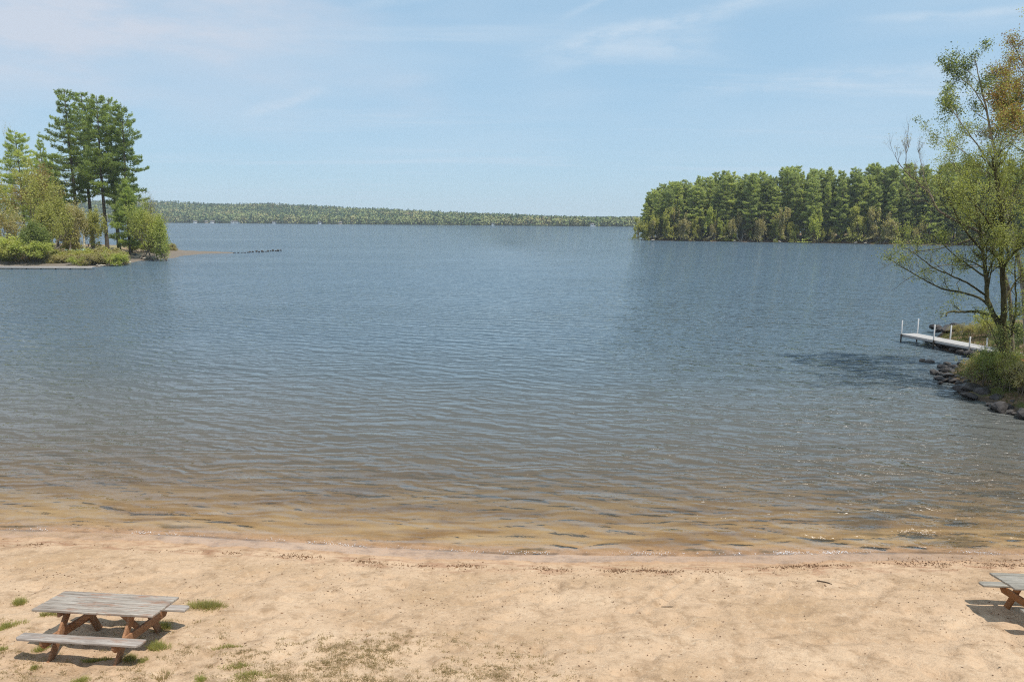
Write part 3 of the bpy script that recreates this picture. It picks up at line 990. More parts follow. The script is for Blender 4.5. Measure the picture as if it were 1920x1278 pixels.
while x < 250:
    yb = np.interp(x, ex, ey) + rngf.uniform(0.8, 2.2)
    k = int(rngf.choice([0, 1, 2], p=[.40, .38, .22]))
    s = rngf.uniform(0.25, 0.9) if rngf.random() < .8 else 1.2
    place('understorey_tree', ub[k], (x, yb, float(land_r.h(x, yb)) - 0.1), rngf.uniform(0, 6.28), (s * 1.1, s * 1.1, s), NAMES[k], 'tree', 'small trees along the far wood edge: ' + ('olive', 'tan', 'green')[k])
    x += rngf.uniform(1.3, 3.4)

# ------------------------------------------------------------------ woods on the far hills (one mass)
rngh = np.random.default_rng(9)
NT_ = 24000
X = rngh.uniform(-1500, 900, NT_)
Dp = rngh.uniform(0, 1, NT_) ** 1.35 * 400
S = np.interp(X, hx, hs)
Y = S - 1 + Dp
Z = hillz(X, Y)
kind = rngh.uniform(0, 1, NT_) * .8 + 1.5 * fbm(X / 70, Y / 50, 61, 3) - 0.30 * np.clip(1 - Dp / 130, 0, 1) + 0.06 - 0.10 * (X > -250)
con = kind > 0.5
Ht = np.where(con, rngh.uniform(11, 16, NT_), rngh.uniform(9, 14, NT_)) * np.interp(X, [-500, 150], [1, .82])
Wd = np.where(con, rngh.uniform(2.8, 4.2, NT_), rngh.uniform(3.5, 5.5, NT_))
NQ = 24
a = rngh.uniform(0, 6.28, (NT_, NQ)); u = rngh.uniform(0.05, 1.0, (NT_, NQ))
prof = np.where(con[:, None], (1.05 - u) ** 0.8 * 1.15, np.sqrt(np.clip(1 - ((u - 0.55) / 0.5) ** 2, 0.05, 1)))
rr = prof * Wd[:, None] * rngh.uniform(0.65, 1.0, (NT_, NQ))
C = np.stack([X[:, None] + rr * np.cos(a), Y[:, None] + rr * np.sin(a), Z[:, None] + u * Ht[:, None]], -1).reshape(-1, 3)
n = len(C)
nrm = unit(np.stack([np.cos(a), np.sin(a), 0.9 * np.ones_like(a)], -1).reshape(-1, 3) + rngh.normal(0, 0.45, (n, 3)))
t1 = unit(np.cross(nrm, rngh.normal(0, 1, (n, 3)))); t2 = np.cross(nrm, t1)
sz = np.repeat(np.where(con, 1.15, 1.45), NQ)[:, None] * rngh.uniform(0.7, 1.2, (n, 1))
V = np.stack([C - t1 * sz, C + t2 * sz * 0.8, C + t1 * sz, C - t2 * sz * 0.8], 1).reshape(-1, 3)
hue = np.where(con, rngh.uniform(0, 0.42, NT_), 0.45 + 0.55 * np.clip(0.45 + 1.2 * fbm(X / 60, Y / 60, 63, 3) + rngh.uniform(-.25, .25, NT_), 0, 1))
m_fw, t = mat('distant woods')
col = t.ramp(t.attr('tint'), [(0.0, (0.045, 0.080, 0.045)), (0.42, (0.10, 0.16, 0.07)), (0.5, (0.12, 0.17, 0.07)), (0.75, (0.25, 0.275, 0.105)), (0.9, (0.30, 0.26, 0.12)), (1.0, (0.20, 0.16, 0.10))])
finish(t, principled(t, col, 0.8, spec=0.1))
o = mk('far_woods', V, np.arange(len(V)).reshape(-1, 4), m_fw, attrs={'tint': np.repeat(hue, NQ * 4)})
tag(o, 'mixed dark and yellow green woods covering the far hills', 'woods', kind='stuff')


def simple(name, col, rough=0.7, spec=0.3, var=0.0, scale=8.0, b2=None, bmp=0.0):
    m, t = mat(name)
    co = t.n('ShaderNodeTexCoord').outputs['Object']
    n = t.noise(co, scale, 5, 0.6)
    c = t.ramp(n, [(0.3, tuple(x * (1 - var) for x in col)), (0.7, b2 or tuple(min(1, x * (1 + var)) for x in col))])
    finish(t, principled(t, c, rough, bump(t, n, bmp, 0.05) if bmp else None, spec=spec))
    return m


m_white = simple('white paint', (0.78, 0.78, 0.76), 0.5, var=0.06)
m_roof = simple('roof shingles', (0.22, 0.21, 0.20), 0.9, var=0.15)
m_glassd = simple('dark window', (0.03, 0.035, 0.04), 0.2, var=0.1)
m_tanw = simple('tan siding', (0.50, 0.42, 0.32), 0.8, var=0.08)

# cabins on the far shore
CAB = [(366, 8, 0, 'small white cabin farthest left on the far shore'), (387, 6, 1, 'small tan cabin second from left on the far shore'),
       (398, 9, 0, 'pale cabin close left of the largest white cabin'), (440, 15, 0, 'largest white cabin on the far shore, wide roof'),
       (446, 8, 0, 'white cabin touching the right side of the largest one'), (515, 9, 0, 'white cabin in the middle of the left half of the far shore'),
       (600, 6, 0, 'tiny white boathouse halfway along the far shore'), (638, 6, 1, 'tiny tan boathouse right of the white one'),
       (925, 6, 0, 'tiny white cabin on the low right part of the far shore'), (1112, 8, 0, 'white cabin at the right end of the far shore')]
for px, wd, c, lab in CAB:
    q = atd(px, 420, 1200)
    xw = q[0]
    for _ in range(4):
        D = float(np.interp(xw, hx, hs)) - 3
        xw = atd(px, 420, D)[0]
    z0 = float(hillz(xw, D + 5)) 
    z0 = max(z0, 0.6)
    e = empty('lake_cabin', (xw, D + 1, z0), (0, 0, 0.1))
    tag(e, lab, 'cabin', 'cabins on the far shore')
    G = Geo(); hw = wd * .40; hd = 2.6; hz = 2.0
    G.add([(-hw, -hd, -1.5), (hw, -hd, -1.5), (hw, hd, -1.5), (-hw, hd, -1.5), (-hw, -hd, hz), (hw, -hd, hz), (hw, hd, hz), (-hw, hd, hz), (-hw, 0, hz + 1.3), (hw, 0, hz + 1.3)],
          [[0, 1, 5, 4], [1, 2, 6, 5], [2, 3, 7, 6], [3, 0, 4, 7]], [[4, 7, 8], [5, 9, 6]])
    G.build('wall', m_tanw if c else m_white, e)
    G = Geo()
    for s in (-1, 1):
        G.board((-hw - .4, s * (hd + .4) / 2, hz + .75), (hw + .4, s * (hd + .4) / 2, hz + .75), 3.3, 0.15, (0, -s * 3.0, 1.5))
    G.build('roof', m_roof, e)
    for k in range(2 if wd > 7 else 1):
        G = Geo(); cx = (k - 0.5) * hw if wd > 7 else 0
        G.board((cx - .6, -hd - .03, 1.4), (cx + .6, -hd - .03, 1.4), 1.1, 0.06)
        G.build('window', m_glassd, e)

# ------------------------------------------------------------------ small things on the point
m_pole = simple('pale peeled wood', (0.62, 0.57, 0.46), 0.6, var=0.12)
q = at(159, 471, 1.2)
zt_ = float(land_l.h(q[0], q[1]))
G = Geo()
ptop = atd(153, 379, q[1])
G.tube([(0, 0, -0.2), (-(q[0] - ptop[0]) * 0.5, 0, (ptop[2] - zt_) * 0.5), (-(q[0] - ptop[0]), 0, ptop[2] - zt_)], [0.19, 0.15, 0.10], 10)
po = empty('flagpole', (q[0], q[1], zt_)); tag(po, 'tall pale leaning pole standing before the pine trunks on the point', 'pole')
G.build('pole', m_pole, po, smooth=True)
G = Geo(); G.tube([(-(q[0] - ptop[0]), 0, ptop[2] - zt_), (-(q[0] - ptop[0]), 0, ptop[2] - zt_ + .22)], [0.13, 0.10], 10)
G.build('cap', m_white, po)


def adirondack(loc, rz, lab):
    e = empty('lawn_chair', loc, (0, 0, rz)); tag(e, lab, 'chair', 'white chairs on the point')
    G = Geo()
    for k in range(5): G.board((-.22 + k * .11, -.35, .38 - .0), (-.22 + k * .11, .15, .26), .10, .02, (1, 0, 0))
    G.build('seat', m_white, e)
    G = Geo()
    for k in range(5): G.board((-.22 + k * .11, .12, .26), (-.24 + k * .12, .42, 1.02 + (.06 if k in (1, 2, 3) else 0)), .11, .02, (1, 0, 0))
    G.build('backrest', m_white, e)
    for s in (-1, 1):
        G = Geo(); G.board((s * .33, -.38, .56), (s * .33, .30, .54), .13, .02, (1, 0, 0)); G.build('armrest', m_white, e)
        G = Geo(); G.board((s * .30, -.34, 0), (s * .30, -.34, .55), .09, .03, (0, 1, 0)); G.build('leg', m_white, e)
        G = Geo(); G.board((s * .27, -.34, .36), (s * .27, .50, .02), .10, .03, (0, 0, 1)); G.build('leg', m_white, e)
    return e


for px, py, rz, lab in ((142, 468, 0.35, 'white slatted chair on the left of the two on the point'), (150, 467.5, -0.15, 'white slatted chair on the right of the two on the point')):
    q = at(px, py, 1.25)
    e = adirondack((q[0], q[1], float(land_l.h(q[0], q[1]))), rz, lab)
    e.scale = (1.35,) * 3

# pale green upturned canoe
m_canoe = simple('faded green hull', (0.30, 0.50, 0.38), 0.45, var=0.08)
q = at(146, 474.5, 1.0)
zc = float(land_l.h(q[0], q[1]))
G = Geo()
nx_, nth = 18, 9
Vv = []
for i in range(nx_):
    s = -1 + 2 * i / (nx_ - 1)
    wv = 0.44 * (1 - abs(s) ** 2.6) + 0.015
    for j in range(nth):
        th = math.pi * j / (nth - 1)
        Vv.append((s * 2.3, math.cos(th) * wv, 0.05 + math.sin(th) ** 0.75 * 0.40 * (1 - 0.35 * abs(s) ** 4) + 0.10 * (1 - abs(s)) ** 0.5 * 0))
o_ = Geo(); o_.add(Vv, grid_faces(nx_, nth))
e = empty('upturned_canoe', (q[0], q[1], zc), (0, 0, 0.05)); tag(e, 'faded green canoe lying upside down beside the white chairs', 'canoe')
o_.build('hull', m_canoe, e, smooth=True)
G = Geo(); G.board((-2.1, 0, 0.46), (2.1, 0, 0.46), 0.03, 0.04); G.build('keel', m_canoe, e)

# low dock along the point's shore
m_dockw = simple('pale weathered boards', (0.42, 0.39, 0.36), 0.8, var=0.14)
m_dark = simple('dark wet wood', (0.055, 0.045, 0.035), 0.8, var=0.3)
a_ = at(-180, 499, 0.35); b_ = at(176, 500.5, 0.35)
e = empty('low_dock', ((a_[0] + b_[0]) / 2, (a_[1] + b_[1]) / 2, 0)); tag(e, 'long low pale boardwalk along the left shore of the point', 'dock')
A_ = a_ - np.array(e.location); B_ = b_ - np.array(e.location); A_[2] = B_[2] = 0.36
G = Geo()
nb = 150
for k in range(nb):
    f0, f1 = k / nb, (k + 0.9) / nb
    G.board(A_ + (B_ - A_) * f0, A_ + (B_ - A_) * f1, 1.3, 0.06, (0, 1, 0))
G.build('deck', m_dockw, e)
G = Geo(); off = np.array([0, -0.60, -0.13]); G.board(A_ + off, B_ + off, 0.2, 0.08)
G.build('side_beam', m_dockw, e)
for k in range(13):
    p = A_ + (B_ - A_) * ((k + .5) / 13)
    G = Geo(); G.tube([(p[0], p[1] - .5, -1.2), (p[0], p[1] - .5, 0.28)], [.1, .1], 8)
    G.build('post', m_dark, e)

# ------------------------------------------------------------------ rocks
m_rock = simple('dark wet rock', (0.022, 0.020, 0.020), 0.6, spec=0.3, var=0.3, scale=2.5, b2=(0.105, 0.092, 0.085), bmp=0.9)
m_rockl = simple('pale dry rock', (0.34, 0.30, 0.25), 0.85, var=0.25, scale=3, bmp=0.7)


def rock_mesh(seed, m, flat=0.62):
    bm = __import__('bmesh').new()
    import bmesh
    bmesh.ops.create_icosphere(bm, subdivisions=2, radius=0.5)
    r = random.Random(seed)
    planes = [(Vector((r.gauss(0, 1), r.gauss(0, 1), r.gauss(0, 1))).normalized(), r.uniform(0.22, 0.42)) for _ in range(9)]
    for v in bm.verts:
        for nn, dd in planes:
            k = v.co.dot(nn)
            if k > dd: v.co -= nn * (k - dd) * 0.92
        v.co.z *= flat
        v.co *= 1 + 0.05 * math.sin(v.co.x * 9 + seed) * math.cos(v.co.y * 11)
    me = bpy.data.meshes.new('boulder'); bm.to_mesh(me); bm.free()
    me.materials.append(m)
    return me


RK = [rock_mesh(i, m_rock, 0.55 + 0.1 * (i % 3)) for i in range(6)]
RL = [rock_mesh(20 + i, m_rockl, 0.6) for i in range(4)]
rr_ = random.Random(3)


def rock(px, py, size, pale, label, group, zoff=0.0, sink=0.3):
    q = at(px, py, 0.0)
    me = (RL if pale else RK)[rr_.randrange(4 if pale else 6)]
    o = bpy.data.objects.new('boulder', me); sc.collection.objects.link(o)
    s = size
    o.scale = (s * rr_.uniform(.85, 1.25), s * rr_.uniform(.8, 1.1), s * rr_.uniform(.75, 1.0))
    o.rotation_euler = (rr_.uniform(-.2, .2), rr_.uniform(-.2, .2), rr_.uniform(0, 6.28))
    o.location = (q[0], q[1], zoff + s * (0.30 - sink))
    tag(o, label, 'rock', group)
    return o


rock(1729, 677, 0.5, False, 'small dark rock alone in the lake, left of a slightly larger one', None)
rock(1742, 679, 0.6, False, 'dark rock in the lake between the small lone rock and the bank', None)
cluster = [(1752, 701, .62), (1764, 704, .5), (1772, 698, .7), (1760, 712, .55), (1778, 708, .75), (1790, 703, .7), (1772, 716, .5), (1786, 717, .6), (1798, 712, .7),
           (1766, 690, .55), (1775, 686, .5), (1784, 692, .65), (1796, 696, .55), (1806, 704, .7), (1808, 716, .6), (1798, 722, .55), (1815, 722, .6), (1762, 720, .4),
           (1822, 712, .6), (1812, 694, .5), (1800, 686, .45), (1826, 728, .6)]
for px, py, s in cluster:
    rock(px, py, s * 0.92, False, 'dark rock in the tumbled pile reaching into the lake on the right', 'tumbled dark rocks on the right bank', 0.05, 0.2)
big = [(1806, 735, 1.0), (1822, 738, 1.15), (1838, 744, 0.95), (1816, 748, .7)]
labs = ('left half of the largest rock pair below the tumbled pile', 'broad pale topped boulder, biggest of the right bank', 'boulder right of the biggest one on the bank', 'low dark rock at the water below the biggest boulder')
for (px, py, s), lb in zip(big, labs):
    rock(px, py, s, False, lb, 'boulders below the tumbled pile', 0.08, 0.2)
for k in range(44):
    f = k / 43
    px = 1848 + f * 150 + rr_.uniform(-4, 4); py = np.interp(px, [1848, 1900, 2000], [757, 770, 802]) + rr_.choice([rr_.uniform(-22, -4), rr_.uniform(-4, 9)])
    rock(px, py, rr_.choice([.3, .4, .5, .6, .8, 1.1]) * rr_.uniform(.8, 1.1), False, 'dark rock along the foot of the bank under the right hand tree', 'rocks at the foot of the bank', 0.05, 0.2)
for k in range(26):
    f = k / 25
    px = 1738 + f * 125 + rr_.uniform(-3, 3); py = np.interp(px, [1738, 1765, 1800, 1850, 1865], [640, 652, 662, 676, 680]) + rr_.uniform(-4, 3)
    rock(px, py, rr_.uniform(.5, .8), False, 'dark rock of the heap beneath the white posted dock', 'rocks heaped under the dock', 0.1, 0.15)
for k in range(16):
    f = k / 15
    px = 1748 + f * 115 + rr_.uniform(-3, 3); py = np.interp(px, [1748, 1860], [624, 640]) + rr_.uniform(-5, 4)
    rock(px, py, rr_.uniform(.6, 1.2), False, 'dark rock on the stony spit behind the dock', 'rocks on the spit behind the dock', 0.22, 0.1)
# line of rocks off the point
for k in range(34):
    f = k / 33
    px = 437 + f * 89 + rr_.uniform(-2.5, 2.5); py = 474.8 - f * 4.4 + rr_.uniform(-.7, .7)
    o = rock(px, py, rr_.choice([.25, .35, .45, .6, .95]) if f > .25 else rr_.uniform(.2, .4), False, 'dark rock in the broken line of rocks running out from the point', 'line of rocks off the point', 0.0, 0.15)
for px, py, s in ((254, 485, 1.5), (259, 487, 1.6), (265, 486, 1.2), (270, 488, 1.0), (277, 487, 1.0), (284, 487, .9), (262, 482, 1.0), (292, 486, .8)):
    rock(px, py, s, px > 257, 'pale rock at the water edge on the tip of the point' if px > 257 else 'dark rock at the left of the pale rocks on the point', 'pale rocks on the point' if px > 257 else None, .2, .1)
for k in range(14):
    px = 182 + k * 4.6 + rr_.uniform(-1, 1)
    rock(px, np.interp(px, [180, 232, 250], [500.5, 497, 492]) + rr_.uniform(-1, 1), rr_.uniform(.4, .8), True, 'small pale rock on the shore between the low dock and the point tip', 'small shore rocks of the point', .1, .15)
for k, px in enumerate((1224, 1378, 1462, 1604, 1622, 1688)):
    q0 = (452.2, 453.7, 455.3, 457.3, 457.8, 458.8)[k]
    rock(px, q0, 1.3, True, 'pale rock at the water edge below the wood across the lake', 'pale rocks below the far wood', 0.2, 0.1)

# ------------------------------------------------------------------ dock on the right
m_alu = simple('white post paint', (0.60, 0.60, 0.60), 0.45, var=0.04)
m_deck = simple('bleached deck boards', (0.40, 0.385, 0.37), 0.8, var=0.12, scale=14)
p0 = at(1688, 626, 0.52); p1 = at(1762, 640, 0.52)
dv = unit(p1 - p0); sv = np.array([-dv[1], dv[0], 0])
if sv[0] < 0: sv = -sv
LEN = 13.5; WID = 1.15
e = empty('dock', (p0[0], p0[1], 0), (0, 0, math.atan2(dv[1], dv[0])))
tag(e, 'narrow pale dock with thin white posts reaching out from the right bank', 'dock')
lat = 1 if (Matrix.Rotation(math.atan2(dv[1], dv[0]), 3, 'Z') @ Vector((0, 1, 0))).dot(Vector(sv)) > 0 else -1
G = Geo(); k = 0.0
while k < LEN:
    G.board((k + .005, lat * WID / 2, .52), (k + .135, lat * WID / 2, .52), WID, .035, (0, 1, 0)); k += .145
bevel(G.build('deck', m_deck, e), 0.004)
for s in (0.03, WID - 0.03):
    G = Geo(); G.board((0, lat * s, .435), (LEN, lat * s, .435), .13, .05)
    G.build('side_beam', m_deck, e)
k = 0.12
while k < LEN:
    for s in (-0.03, WID + 0.03):
        G = Geo(); hp = (0.80 if k < 4 else 0.55) + 0.10 * math.sin(k * 3 + s)
        G.tube([(k, lat * s, -1.1), (k, lat * s, .55)], [.045, .045], 8)
        G.build('pile', m_dark if k < 3.3 else m_dockw, e)
        G = Geo(); G.tube([(k, lat * s, .5), (k, lat * s, .55 + hp), (k, lat * s, .57 + hp)], [.042, .042, .02], 8)
        G.build('post', m_alu, e)
    k += 2.55
# small wooden bench like rail at the shore end of the dock
q = at(1842, 652, 0.55)


# ------------------------------------------------------------------ trees on the right bank (near)
def near_tree(name, seed, base, limbs, P, leafspec, label, cat, bark, extra=None, trunkpart='trunk', root=(0, 0, 0)):
    rng = np.random.default_rng(seed)
    base = np.asarray(base, float)
    e = empty(name, base); tag(e, label, cat)
    G = Geo(); tw = []; alltw = []
    for pts, r0, r1, nside, lmin, L0 in limbs:
        pts = np.asarray(pts, float) - base
        n = len(pts)
        ti = np.linspace(0, n - 1, n * 4)
        # smooth the limb a little
        sm = np.stack([np.interp(ti, np.arange(n), pts[:, i]) for i in range(3)], 1)
        for _ in range(2):
            sm[1:-1] = (sm[:-2] + 2 * sm[1:-1] + sm[2:]) / 4
        sm[1:-1] += rng.normal(0, 0.012, sm[1:-1].shape)
        rad = np.linspace(r0, r1, len(sm))
        G.tube(sm, rad, 8 if r0 > 0.05 else 5)
        for j in range(nside):
            s = rng.uniform(lmin, 1.0) * (len(sm) - 1)
            q = np.array([np.interp(s, np.arange(len(sm)), sm[:, i]) for i in range(3)])
            i0 = min(int(s), len(sm) - 2)
            td = unit(sm[i0 + 1] - sm[i0])
            side = unit(np.cross(td, rng.normal(0, 1, 3)))
            ang = rng.uniform(0.4, 1.05)
            nd = unit(td * math.cos(ang) + side * math.sin(ang) + np.array([0, 0, 0.1]))
            fr_ = s / (len(sm) - 1)
            grow(G, tw, q, nd, L0 * rng.uniform(0.5, 1.1) * (1.2 - 0.5 * fr_), max(0.008, np.interp(s, np.arange(len(sm)), rad) * 0.45), 1, rng, P)
    G.build(trunkpart, MP[bark], e, smooth=True)
    for fm, nper, size, sig, bare, keep in leafspec:
        C, T = leaves_on(tw, nper, size, sig, rng, bare, (lambda c, b=base, k=keep: k(c + b)) if keep else None)
        if len(C) == 0: continue
        V = leaf_quads(C, size, rng)
        mk('crown', V, np.arange(len(V)).reshape(-1, 4), MP[fm], e, attrs={'tint': np.repeat(T, 4)})
    return e


def L(pts, D0, r0, r1, ns, lmin=0.3, L0=1.4):
    """limb given in picture pixels with a depth for each point"""
    return ([atd(x, y, D0 + dd) for x, y, dd in pts], r0, r1, ns, lmin, L0)


rng0 = np.random.default_rng(77)
P1 = dict(levels=3, kids=(0, 5, 4), wob=0.17, up=0.07, ang=(0.35, 1.0), s0=0.15)
P1b = dict(levels=3, kids=(0, 5, 4), wob=0.16, up=0.06, ang=(0.35, 0.95), s0=0.2)
DT = 34.0
b1 = at(1886, 692, 0.8); DT = b1[1]
zb = float(land_b.h(b1[0], b1[1]))
b1 = np.array([b1[0], b1[1], zb - 0.1])
near_tree('maple_tree', 11, b1, [
    ([b1, atd(1884, 640, DT), atd(1878, 612, DT)], .22, .16, 3, .5, .8),
    L([(1878, 614, 0), (1862, 590, 0), (1850, 560, .2), (1850, 520, .3), (1842, 470, .4), (1838, 430, .5), (1830, 385, .6), (1822, 340, .8)], DT, .13, .025, 15, .3, 1.35),
    L([(1880, 612, 0), (1884, 570, -.2), (1880, 520, -.4), (1876, 470, -.5), (1880, 420, -.6), (1872, 370, -.6), (1865, 320, -.7), (1858, 290, -.7)], DT, .14, .03, 16, .3, 1.45),
    L([(1856, 575, .1), (1835, 556, .6), (1800, 548, 1.0), (1760, 540, 1.2), (1725, 520, 1.0), (1690, 500, .8), (1662, 482, .8)], DT, .06, .010, 11, .25, .95),
    L([(1852, 590, .1), (1830, 583, -.6), (1800, 585, -1.2), (1776, 584, -1.6), (1774, 592, -1.8)], DT, .065, .03, 3, .2, .7),
    L([(1850, 555, .2), (1815, 530, -.3), (1780, 515, -.8), (1745, 500, -1.2), (1710, 470, -1.5), (1690, 462, -1.6)], DT, .05, .010, 11, .2, 1.0),
    L([(1848, 520, .3), (1820, 500, .9), (1790, 480, 1.4), (1755, 445, 1.6), (1725, 430, 1.8)], DT, .045, .010, 10, .2, 1.1),
    L([(1842, 470, .4), (1815, 440, -.2), (1795, 410, -.4), (1785, 385, -.6), (1770, 360, -.7), (1758, 345, -.8)], DT, .05, .012, 12, .15, 1.3),
    L([(1838, 430, .5), (1812, 400, 1.2), (1790, 370, 1.6), (1778, 340, 1.8)], DT, .045, .012, 10, .15, 1.2),
    L([(1880, 500, -.4), (1905, 470, -1), (1935, 445, -1.6), (1960, 420, -2)], DT, .06, .015, 11, .2, 1.3),
    L([(1878, 450, -.5), (1855, 420, -1.4), (1835, 390, -1.9), (1815, 370, -2.2)], DT, .05, .012, 11, .15, 1.3),
    L([(1874, 400, -.6), (1895, 370, -.2), (1915, 340, .2), (1930, 310, .4)], DT, .045, .012, 10, .15, 1.3),
    L([(1838, 400, .5), (1850, 370, 1.4), (1858, 340, 1.8), (1850, 310, 2)], DT, .04, .012, 9, .15, 1.2),
    L([(1884, 560, -.2), (1910, 520, .6), (1940, 500, 1.2)], DT, .05, .015, 7, .2, 1.1),
    L([(1884, 665, .3), (1900, 620, .5), (1906, 560, .6), (1902, 500, .7), (1910, 430, .9)], DT, .06, .015, 9, .2, 1.0),
    L([(1880, 668, -.3), (1866, 640, -.6), (1858, 612, -.8), (1842, 596, -1)], DT, .03, .008, 6, .2, .7),
    L([(1890, 672, -.2), (1893, 640, -.5), (1900, 600, -.8), (1912, 570, -1)], DT, .03, .008, 7, .2, .8),
    L([(1886, 640, 0), (1868, 655, -.6), (1850, 668, -.9)], DT, .025, .008, 6, .2, .6),
    L([(1878, 520, -.4), (1890, 480, -1.2), (1884, 440, -1.8)], DT, .04, .010, 9, .1, 1.0),
], P1, [('leaf_yellow', 4.2, .075, .13, .08, lambda c: (c[:, 2] > 5.0) & ((c[:, 0] / c[:, 1] > .565) | (rng0.uniform(0, 1, len(c)) < .4))),
        ('leaf_pale', 4.0, .065, .14, .1, lambda c: (c[:, 0] / c[:, 1] > .56) | (rng0.uniform(0, 1, len(c)) < .5)),
        ('leaf_teal', 1.2, .07, .12, .3, lambda c: (c[:, 2] < 7.2))],
    'many stemmed yellow green tree at the right edge, leaning over the dock', 'tree', 'bark_moss')

# bare limb tree reaching left above the water, next to the maple
b2 = atd(1902, 660, DT + 2.5); b2[2] = float(land_b.h(b2[0], b2[1])) - .1
PB = dict(levels=3, kids=(0, 5, 3), wob=0.14, up=0.22, ang=(0.25, 0.7), s0=0.2)
near_tree('bare_limbed_tree', 12, b2, [
    ([b2, atd(1895, 560, DT + 2.5), atd(1880, 500, DT + 2.3), atd(1850, 440, DT + 2), atd(1806, 420, DT + 1.6)], .10, .06, 2, .5, .8),
    L([(1806, 420, 1.6), (1775, 405, 1.3), (1757, 395, 1.2), (1745, 365, 1.0), (1725, 345, .9), (1700, 325, .8), (1683, 305, .8), (1678, 285, .8)], DT, .045, .010, 8, .35, 1.1),
    L([(1757, 392, 1.2), (1748, 370, 1.6), (1735, 340, 2.0), (1728, 310, 2.2), (1722, 282, 2.3)], DT, .03, .008, 7, .2, 1.0),
    L([(1806, 420, 1.6), (1770, 400, 2.2), (1735, 375, 2.6), (1705, 360, 2.8), (1690, 335, 3.0)], DT, .03, .008, 7, .3, 1.0),
    L([(1700, 325, .8), (1698, 300, .7), (1703, 270, .6), (1697, 245, .5)], DT, .018, .006, 6, .2, .8),
    L([(1850, 440, 2), (1800, 455, 2.4), (1755, 468, 2.8), (1715, 470, 3.0), (1680, 490, 3.2), (1650, 505, 3.3)], DT, .03, .007, 8, .35, 0.9),
    L([(1880, 500, 2.3), (1830, 500, 3.0), (1770, 495, 3.4), (1720, 510, 3.8), (1670, 545, 4.0)], DT, .03, .007, 8, .35, 0.9),
], PB, [('leaf_tan', 1.4, .045, .05, .35, None)],
    'leaning tree with bare grey twigs reaching left over the lake', 'tree', 'twig')

# pale barked aspen behind, teal leaves at the top
b3 = atd(1926, 680, DT + 4); b3[2] = float(land_b.h(b3[0], b3[1])) - .1
near_tree('aspen_tree', 13, b3, [
    ([b3, atd(1924, 600, DT + 4), atd(1917, 520, DT + 4), atd(1900, 450, DT + 3.8), atd(1886, 400, DT + 3.6), atd(1872, 330, DT + 3.5), atd(1862, 270, DT + 3.4), atd(1850, 210, DT + 3.4), atd(1838, 150, DT + 3.3), atd(1826, 105, DT + 3.3)], .15, .015, 20, .42, 1.5),
    L([(1872, 330, 3.5), (1835, 275, 3.0), (1805, 235, 2.6), (1785, 205, 2.4), (1772, 185, 2.3)], DT, .04, .008, 10, .3, 1.1),
    L([(1850, 210, 3.4), (1825, 165, 3.6), (1800, 145, 3.8), (1772, 122, 3.9)], DT, .03, .007, 10, .25, .9),
    L([(1886, 400, 3.6), (1850, 330, 4.2), (1815, 290, 4.6), (1780, 265, 4.8), (1745, 250, 4.8)], DT, .045, .008, 12, .2, 1.2),
    L([(1862, 270, 3.4), (1880, 220, 3.0), (1893, 180, 2.8)], DT, .035, .008, 9, .2, 1.1),
    L([(1886, 400, 3.6), (1845, 350, 3.0), (1800, 320, 2.6), (1768, 290, 2.4)], DT, .04, .008, 11, .2, 1.2),
], dict(levels=3, kids=(0, 4, 3), wob=0.14, up=0.12, ang=(0.3, 0.8), s0=0.2),
    [('leaf_teal', 10, .085, .13, .08, lambda c: c[:, 2] > 12.3), ('leaf_spring', 4, .075, .14, .2, lambda c: c[:, 2] > 9), ('leaf_pale', 11, .07, .14, .12, lambda c: (c[:, 2] < 14.0) & (c[:, 2] > 6)), ('leaf_tan', 3, .055, .09, .3, lambda c: (c[:, 2] < 12.5) & (c[:, 2] > 6))],
    'slender pale barked tree behind the many stemmed one, dark leaves against the sky', 'tree', 'bark_pale')

